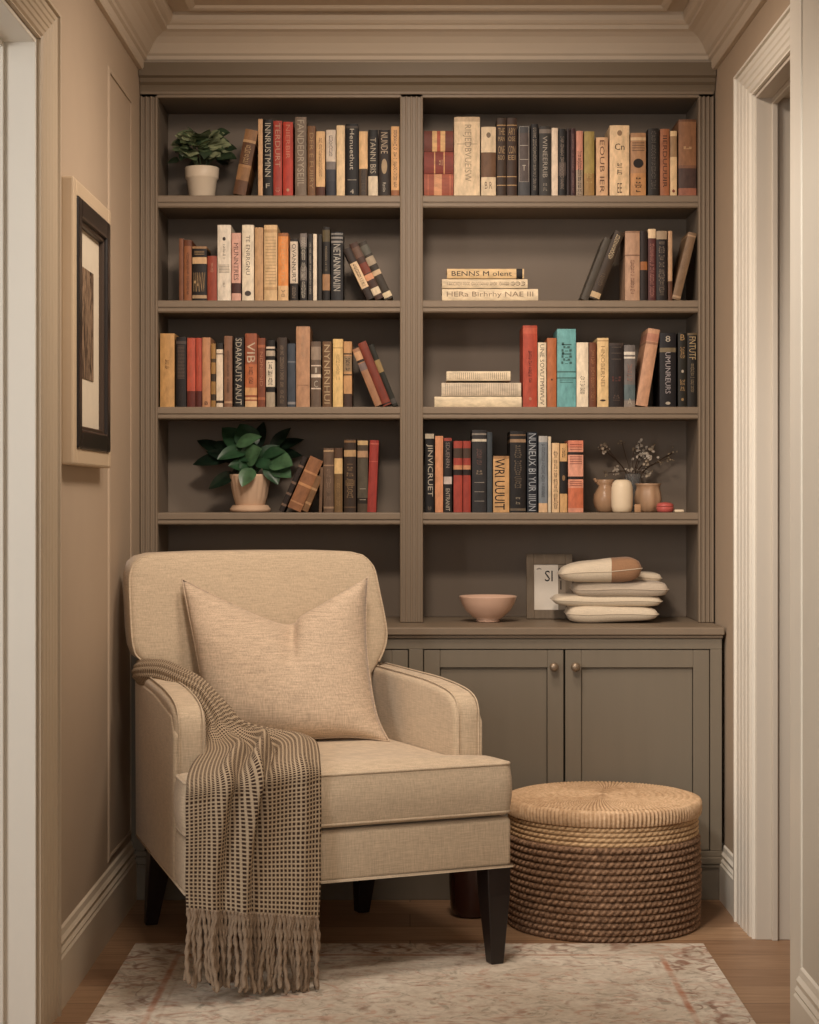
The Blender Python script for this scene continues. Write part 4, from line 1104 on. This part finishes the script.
def small_plant():
    k = 1.018; z0 = ROWZ[0]+.001; y = D*k
    cx = XA(202, k)
    r = empty('potted_plant', (cx, y, z0))
    tag(r, 'small round-leaved plant in a white pot on the top left shelf', 'plant', None)
    rt, rb, h = .0545, .041, ZA(164, k)-ZA(195.5, k)+.004
    bm = bmesh.new()
    lathe(bm, [(.001,0),(rb-.003,0),(rb,.003),(rb+(rt-rb)*.6,h*.62),(rt-.001,h*.66),(rt,h*.69),(rt+.0015,h*.98),(rt,h),(rt-.004,h),(rt-.006,h*.85),(.001,h*.84)], 40)
    obj('pot', bm, paint('white_glaze', (222,204,180), .4, .03), r, True)
    bm = bmesh.new(); lathe(bm, [(.001,h*.845),(rt-.006,h*.845),(rt-.006,h*.86),(.001,h*.88)], 24)
    obj('soil', bm, SOIL, r)
    rnd = random.Random(11); bm = bmesh.new(); st = bmesh.new()
    for i in range(80):
        a = rnd.uniform(0, 2*PI); e = rnd.uniform(-.12, 1.0)**1
        R = .1*(.65+.35*rnd.random())
        c = Vector((math.cos(a)*math.cos(e)*R*1.0, math.sin(a)*math.cos(e)*R*.85, h+.03+math.sin(e)*R*1.06))
        out = Vector((math.cos(a), math.sin(a), -.25+.5*e)).normalized()
        nr = Vector((math.cos(a)*.5, math.sin(a)*.4-.8, .75))
        L = rnd.uniform(.04, .06)
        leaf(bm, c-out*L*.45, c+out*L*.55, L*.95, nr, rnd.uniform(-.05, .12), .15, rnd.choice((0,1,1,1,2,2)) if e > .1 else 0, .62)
        if i % 3 == 0: tube(st, catmull([(0, 0, h*.85), (c.x*.35, c.y*.35, h+.02), c-out*L*.45], 3), .0014, 5)
    for i in range(26):
        a = -PI/2+rnd.uniform(-1.2, 1.2); e = rnd.uniform(.0, .95); R = .074*(.8+.3*rnd.random())
        c = Vector((math.cos(a)*math.cos(e)*R, math.sin(a)*math.cos(e)*R*.85, h+.026+math.sin(e)*R*1.15))
        sd = Vector((rnd.uniform(-1, 1), rnd.uniform(-.3, .1), rnd.uniform(-.55, .25))).normalized(); L = rnd.uniform(.036, .05)
        leaf(bm, c-sd*L*.5, c+sd*L*.5, L*.95, (math.cos(a)*.4, -.8, .75), .05, .14, rnd.choice((0, 1, 1, 2, 2)), .62)
    obj('foliage', bm, [LEAFD, LEAFM, LEAFL], r, True)
    obj('stems', st, LEAFM, r, True)
small_plant()
GD = leaf_mat('deep_leaf', (22,36,26), .32); GM = leaf_mat('green_leaf', (42,70,46), .35); GL = leaf_mat('lit_leaf', (66,96,66), .35)  # lightest green stands for leaves that catch light, darkest for those at the back
def big_plant():
    k = 1.016; z0 = ROWZ[3]+.001; y = D*k
    cx = XA(250.3, k); r = empty('potted_plant', (cx, y, z0))
    tag(r, 'broad-leaved green plant in a ribbed beige pot on the fourth left shelf', 'plant')
    h = .124
    def rip(a, z): return .035*abs(math.sin(9*a)) if .03 < z < h-.006 else 0
    bm = bmesh.new()
    lathe(bm, [(.001,.02),(.045,.02),(.048,.026),(.054,.05),(.061,.085),(.065,.112),(.067,h-.006),(.067,h),(.062,h),(.06,h-.01),(.001,h-.012)], 108, ripple=rip)
    obj('pot', bm, paint('ribbed_clay', (204,172,144), .6, .06), r, True)
    bm = bmesh.new(); lathe(bm, [(.001,.001),(.062,.001),(.066,.004),(.067,.012),(.064,.014),(.062,.017),(.059,.022),(.052,.024),(.001,.024)], 48)
    obj('saucer', bm, paint('saucer_clay', (198,166,138), .6, .05), r, True)
    bm = bmesh.new(); lathe(bm, [(.001,h-.011),(.06,h-.011),(.06,h-.008),(.001,h-.004)], 24)
    obj('soil', bm, SOIL, r)
    bm = bmesh.new(); st = bmesh.new()
    # tip px, base px, width px, depth offsets (tip, base), material, normal
    LV = [((193,465),(232,458),17,.06,.03,0),((209,489),(236,474),16,.0,-.01,0),((197,441),(228,456),15,.1,.05,0),((212,443),(244,458),18,.08,.03,0),
          ((217,460),(248,449),18,-.05,.0,1),((222,428),(246,452),24,.06,.03,1),((240,424),(252,450),26,.05,.03,1),((262,437),(236,446),15,-.04,-.02,2),
          ((264,422),(256,452),13,.09,.04,0),((291,428),(270,450),12,.06,.04,0),((304,440),(268,452),13,.1,.04,0),((302,456),(268,455),15,.1,.04,0),
          ((293,466),(270,462),24,-.06,-.02,2),((291,478),(272,466),20,-.05,-.02,2),((278,485),(266,464),16,-.06,-.03,1),((262,449),(246,462),25,-.06,-.03,2),
          ((242,487),(252,468),17,-.1,-.066,2),((228,466),(250,468),16,-.05,-.02,1),((240,470),(254,458),17,-.05,-.01,1),((250,440),(252,464),22,-.02,.0,1),
          ((280,446),(258,462),18,.03,.01,1),((230,478),(248,466),12,.03,.0,0),((272,470),(256,460),15,-.05,-.01,1),((256,462),(240,456),14,-.05,0,1),
          ((286,452),(262,456),14,-.03,.0,1),((206,452),(238,462),14,.05,.02,0)]
    for tip, base, w, dt, db, mi in LV:
        a = P(base[0], base[1], k+db/D)-Vector((cx, y, z0)); b = P(tip[0], tip[1], k+dt/D)-Vector((cx, y, z0))
        leaf(bm, a, b, w/S*1.05, (0, -.8, .6), .06, .22, mi, .8)
        tube(st, catmull([(a.x*.15, a.y*.2, h-.01), (a.x*.5, a.y*.5, h+.02), a], 3), .0018, 5)
    obj('foliage', bm, [GD, GM, GL], r, True); obj('stems', st, GM, r, True)
big_plant()

# ------------------------------------------------------------------ fourth right shelf ornaments
def lathe_obj(name, prof, m, parent=None, n=40, ripple=None):
    bm = bmesh.new(); lathe(bm, prof, n, ripple=ripple); return obj(name, bm, m, parent, True)
ZR4 = ROWZ[3]+.001
def u_px(n): return n/S
AMB = paint('stoneware', (166,132,102), .28, .12); IV = paint('ivory_ceramic', (226,206,176), .45, .02)
def ornaments():
    # round jug
    k = 1.017; r = empty('jug', (XA(605.5, k), D*k, ZR4))
    tag(r, 'round tan glazed jug with flared lip, behind the ivory vase', 'jug')
    lathe_obj('jug_body', [(.001,0),(.022,0),(.028,.004),(.037,.02),(.0405,.04),(.038,.058),(.029,.074),(.023,.084),(.022,.092),(.0305,.106),(.0285,.107),(.019,.092),(.02,.082),(.001,.04)], AMB, r)
    bm = bmesh.new()
    tube(bm, catmull([(-.02,-.004,.09),(-.03,-.006,.1),(-.036,-.006,.109),(-.03,-.008,.098)], 4), .005, 8)
    obj('spout', bm, AMB, r, True)
    bm = bmesh.new(); tube(bm, catmull([(.02,-.012,.088),(.034,-.018,.098),(.044,-.02,.086),(.042,-.016,.066),(.036,-.01,.05)], 5), .0045, 8)
    obj('handle', bm, AMB, r, True)
    # ivory vase
    k = 1.004; r2 = lathe_obj('vase', [(.001,0),(.026,0),(.031,.004),(.0345,.02),(.0355,.05),(.0345,.08),(.03,.097),(.022,.104),(.016,.106),(.013,.105),(.013,.095),(.001,.09)], IV)
    r2.location = (XA(622, k), D*k, ZR4); tag(r2, 'smooth ivory rounded vase in front of the tan jug', 'vase')
    # ribbed pot right
    k = 1.019; r3 = lathe_obj('vase', [(.001,0),(.03,0),(.036,.004),(.043,.022),(.045,.045),(.042,.066),(.038,.078),(.04,.088),(.044,.094),(.041,.094),(.036,.08),(.001,.06)], paint('ribbed_stoneware', (176,142,112), .4, .1), None, 96, lambda a, z: .03*math.sin(8*a) if z < .085 else 0)
    r3.location = (XA(648, k), D*k, ZR4); tag(r3, 'lobed beige vase with flared rim behind the pink trinket box', 'vase')
    # glass with dried flowers
    k = 1.033; g = NB('clear_glass', .05, .5); g.color((.9,.9,.88)); g.b.inputs['Transmission Weight'].default_value = .92; g.b.inputs['IOR'].default_value = 1.08
    gl = lathe_obj('glass_jar', [(.001,0),(.024,0),(.027,.003),(.027,.125),(.0265,.127),(.025,.125),(.025,.006),(.001,.005)], g.m)
    gl.location = (XA(633, k), D*k, ZR4); tag(gl, 'tall clear glass jar of dried flowers at the back between the vases', 'jar')
    fl = empty('dried_flowers', (XA(633, k), D*k, ZR4)); tag(fl, 'bunch of dried white flowers standing in the glass jar', 'flowers')
    rnd = random.Random(5)
    STEM = plain('dry_stem', (74,56,42), .8); PET = plain('dry_petal', (222,208,190), .8); PETD = plain('dry_seed', (160,142,116), .85)
    org = Vector((XA(633, k), D*k, ZR4))
    heads = [((604,450),2,8),((606,446),1,5),((640,444),2,7),((645,452),2,9),((650,456),2,8),((640,456),2,9),((652,448),1,6),((648,463),1,6),((672,453),0,8),((669,458),0,6),
             ((617,470),2,7),((632,471),2,9),((643,471),2,9),((648,474),1,6),((606,473),0,4),((622,442),0,4),((660,462),0,4),((635,448),0,4)]
    for q, (hp, kind, sz) in enumerate(heads):
        tp = P(hp[0], hp[1], k+rnd.uniform(-.006, .004))-org
        bm = bmesh.new()
        b0 = Vector((rnd.uniform(-.012, .012), rnd.uniform(-.012, .012), .012)); mid = Vector((tp.x*.22, tp.y*.3, .125))
        tube(bm, catmull([b0, mid, mid.lerp(tp, .55)+Vector((rnd.uniform(-.006,.006), 0, .004)), tp], 5), .0011 if q not in (0, 8) else .0022, 5)
        s = obj('stem', bm, STEM, fl, True)
        bm = bmesh.new()
        for _ in range({2: 14, 1: 9, 0: 8}[kind]):
            c = tp+Vector((rnd.gauss(0, 1), rnd.gauss(0, .8), rnd.gauss(0, 1)))*sz/S*.32
            d = Vector((rnd.gauss(0, 1), -abs(rnd.gauss(0, 1))-.3, rnd.gauss(0, 1))).normalized()
            sd = d.orthogonal().normalized()
            L = .0115 if kind else .007
            leaf(bm, c, c+sd*L, L*.8, d, .1, .3, 0, .8, 4)
        obj('blossom', bm, PET if kind == 2 else PETD if kind == 0 else plain('dry_petal_tan', (196,178,154), .8), s, True)
    # pink trinket box
    k = 1.010; t = empty('trinket_box', (XA(665, k), D*k, ZR4)); tag(t, 'small pink round trinket box beside the lobed vase', 'box')
    PK = paint('pink_glaze', (188,92,84), .35, .08)
    lathe_obj('box_body', [(.001,0),(.022,0),(.026,.003),(.0285,.012),(.0275,.0175),(.001,.0175)], PK, t, 32)
    lathe_obj('box_lid', [(.001,.018),(.0275,.018),(.028,.021),(.026,.027),(.018,.031),(.001,.033)], PK, t, 32)
    # white tile and little tan block
    o = obj('soap_bar', BX(-.015, .015, -.012, .012, 0, .009), IV, None, True, .003, 3); o.location = (XA(679, 1.006), D*1.006, ZR4)
    tag(o, 'small white soap bar at the right end beside the pink box', 'soap')
    o = obj('wooden_block', BX(-.010, .010, -.008, .008, 0, .026), paint('tan_wood', (176,136,100), .6, .1, (10,10,60)), None, True, .002, 2); o.location = (XA(637.5, 1.002), D*1.002, ZR4)
    tag(o, 'tiny tan wooden block between the ivory vase and lobed vase', 'block')
ornaments()

# ------------------------------------------------------------------ things on the countertop
ZK = ZCT+.0008
def counter_things():
    k = 1.005
    bm = bmesh.new()
    lathe(bm, [(.001,0),(.036,0),(.038,.003),(.036,.007),(.05,.016),(.072,.036),(.086,.06),(.0925,.08),(.0935,.083),(.0915,.084),(.083,.06),(.068,.038),(.046,.02),(.001,.013)], 64)
    o = obj('bowl', bm, paint('pink_bowl_glaze', (222,184,160), .3, .04), None, True)
    o.location = (XA(488, k), D*k, ZK); tag(o, 'pale pink ceramic bowl on the countertop', 'bowl')
    # photo frame
    k = 1.028; w, h = 46*k/S, ZA(554, k)-ZK
    r = empty('photo_frame', (XA(549.5, k), D*k, ZK)); tag(r, 'weathered grey wood frame with printed letters standing on the countertop', 'picture frame')
    r.rotation_euler = (math.radians(-5), 0, math.radians(0))
    fw = .025
    FRM = paint('weathered_wood', (120,106,90), .8, .28, (30, 30, 6), .4)
    obj('frame', BXS((-w/2,-w/2+fw,-.011,.007,0,h),(w/2-fw*.9,w/2,-.011,.007,0,h),(-w/2+fw,w/2-fw*.9,-.011,.007,0,fw*1.2),(-w/2+fw,w/2-fw*.9,-.011,.007,h-fw*1.4,h)), FRM, r, bevel=.002)
    obj('backing', BX(-w/2+.01, w/2-.01, .0, .006, .01, h-.01), plain('frame_backing', (70,58,48), .8), r)
    pr = obj('print', BX(-w/2+fw-.002, w/2-fw*.9+.002, -.005, .0, fw, h-fw*1.3), plain('print_paper', (226,216,202), .8), r)
    obj('print_panel', BX(.029, w/2-fw*.9+.001, -.0053, -.005, fw, h-fw*1.3), plain('print_grey_panel', (140,126,110), .8), pr)
    INK = plain('print_ink', (36,30,28), .7)
    for body, cx, cz, tw, t_h in (('SI', -.002, h*.66, .026, .036), ('E', .036, h*.70, .012, .034), ('I', .038, h*.52, .004, .03)):
        me = fit_text(body, tw, t_h); me.transform(Matrix(((1,0,0,cx),(0,0,-1,-.0056),(0,1,0,cz),(0,0,0,1)))); me.materials.clear(); me.materials.append(INK)
        oo = bpy.data.objects.new('lettering', me); COL.objects.link(oo); oo.parent = pr
    bm = bmesh.new()
    for rr in (.0075, .0045):
        pts = [(-.034+rr*math.cos(a*PI/10), -.0056, h*.755+rr*.8*math.sin(a*PI/10)) for a in range(11)]
        tube(bm, pts, .0007, 4)
    obj('print_mark', bm, plain('print_grey', (110,98,88), .7), pr)
    bm = bmesh.new(); box(bm, -.008, .008, .007, .012, .002, h*.7)
    obj('easel_stand', bm, FRM, r)
    # stacked pillows
    def cushion(name, px0, px1, y0, y1, k, dep, m, label, tilt=0, seed=1, pinch=.5, halfm=None, taper=0):
        W = (px1-px0)*k/S; T = (y1-y0)*k/S
        bm = bmesh.new(); N = 24; rnd = random.Random(seed); ph = rnd.uniform(0, 6)
        def pt(s, t, side):
            a, b = 2*s-1, 2*t-1
            e = max(0, (1-abs(a)**5)*(1-abs(b)**5))**pinch
            x = a*W/2*(1-.07*abs(b)**5); y = b*dep/2*(1-.08*abs(a)**5)
            z = T/2*e*side*(1+taper*a)*(1+.05*math.sin(5*a+ph)*math.cos(4*b+ph))+tilt*a*.5+.0015*math.sin(4*a+ph)*(1-e)
            return Vector((x, y, z))
        grid_mesh(bm, lambda s, t: pt(s, t, 1), N, N); grid_mesh(bm, lambda s, t: pt(s, t, -1), N, N)
        bmesh.ops.remove_doubles(bm, verts=bm.verts[:], dist=1e-5)
        if halfm:
            for f in bm.faces:
                c = f.calc_center_median()
                if c.x > W*.13: f.material_index = 1
        o = obj(name, bm, [m]+([halfm] if halfm else []), None, True)
        b2 = bmesh.new()
        loop = [pt(s/N, 0, 1) for s in range(N)]+[pt(1, t/N, 1) for t in range(N)]+[pt(1-s/N, 1, 1) for s in range(N)]+[pt(0, 1-t/N, 1) for t in range(N+1)]
        tube(b2, loop, .0014, 5, cap=False); obj('seam', b2, m, o, True)
        o.location = (XA((px0+px1)/2, k), D*k, ZA((y0+y1)/2, k))
        tag(o, label, 'pillow', 'pillows stacked on the countertop')
        return o
    CW = linen('stack_cream', (218,202,178), 1.4, .12); CG = linen('stack_grey', (198,182,162), 1.4, .12); CB = linen('stack_brown', (160,122,92), 1.4, .15)
    cushion('stacked_pillow', 565, 657, 604, 621.2, 1.006, .19, CW, 'cream pillow at the bottom of the countertop stack', 0, 1, .42, None, -.22)
    cushion('stacked_pillow', 551, 661, 593.5, 606, 1.007, .19, CW, 'wide flat cream pillow, second from the bottom of the countertop stack', -.002, 2, .4)
    cushion('stacked_pillow', 571, 667, 580.5, 596, 1.006, .19, CG, 'light grey pillow in the middle of the countertop stack', 0, 3, .28)
    cushion('stacked_pillow', 606, 661, 571.5, 582, 1.0215, .11, CW, 'small cream pillow, second from the top of the countertop stack', -.004, 4, .4)
    cushion('stacked_pillow', 558, 641, 559.5, 582, .9985, .15, CW, 'cream pillow with a brown end on top of the countertop stack', .016, 5, .55, CB, .22)
counter_things()

# hinge on the right jamb
o = obj('door_hinge', BXS((XR+.098, XR+.112, ry1-.0165, ry1-.012, ZA(178, .895), ZA(152, .895))), plain('hinge_metal', (190,176,158), .35, .6), None, bevel=.001)
tag(o, 'small pale metal hinge high on the right door jamb', 'hinge')

# ------------------------------------------------------------------ lights
def area(name, loc, target, size, size_y, power, color):
    ld = bpy.data.lights.new(name, 'AREA'); ld.shape = 'RECTANGLE'; ld.size = size; ld.size_y = size_y
    ld.energy = power; ld.color = color
    o = bpy.data.objects.new(name, ld); COL.objects.link(o); o.location = loc
    o.rotation_euler = (Vector(target)-Vector(loc)).to_track_quat('-Z', 'Y').to_euler()
    return o
def spot(name, loc, target, power, angle, blend, color, rad=.05):
    ld = bpy.data.lights.new(name, 'SPOT'); ld.energy = power; ld.color = color; ld.spot_size = math.radians(angle); ld.spot_blend = blend
    ld.shadow_soft_size = rad
    o = bpy.data.objects.new(name, ld); COL.objects.link(o); o.location = loc
    o.rotation_euler = (Vector(target)-Vector(loc)).to_track_quat('-Z', 'Y').to_euler()
WARM = (1, .855, .72); NEU = (1, .94, .88)
spot('ceiling_spot', (-.12, 3.7, 2.72), (.02, 6.1, 1.15), 168, 78, .85, WARM, .2)
area('chair_top_fill', (.1, 4.85, 2.74), (-.02, 5.2, .5), .35, .35, 22, WARM)  # second overhead source, added to brighten the top faces of the chair
area('front_fill', (-.35, -.9, 1.8), (.3, 6, 1.2), 1.6, 1.8, 40, NEU)  # unseen frontal fill added behind the camera for the daylight there
area('hall_light', (-2.3, 2.2, 1.7), (-.95, 4.4, 1.3), .9, 1.6, 46, (1, .98, .95))
spot('near_wall_fill', (-.55, 2.4, 2.6), (.92, 4.25, 1.3), 230, 44, .7, (1, .95, .88), .15)  # added to brighten the near right wall and pilaster, unseen itself
spot('wall_washer', (-.35, 5.15, 2.70), (-.86, 5.35, 1.5), 3.5, 75, .9, WARM, .15)
w = bpy.data.worlds.new('World'); SC.world = w; w.use_nodes = True
bg = w.node_tree.nodes['Background']; bg.inputs[0].default_value = (1, .88, .74, 1); bg.inputs[1].default_value = .08

# ------------------------------------------------------------------ camera
cd = bpy.data.cameras.new('camera'); cam = bpy.data.objects.new('camera', cd); COL.objects.link(cam)
cam.location = (0, 0, H); cam.rotation_euler = (PI/2, 0, 0)
cd.sensor_fit = 'VERTICAL'; cd.sensor_height = 36; cd.sensor_width = 36*819/1024
cd.lens = S*D*36/1024
cd.shift_y = -15/1024; cd.shift_x = -.5/1024
cd.clip_start = .05
SC.camera = cam
SC.view_settings.view_transform = 'Standard'
SC.view_settings.look = 'None'
SC.view_settings.exposure = -.06
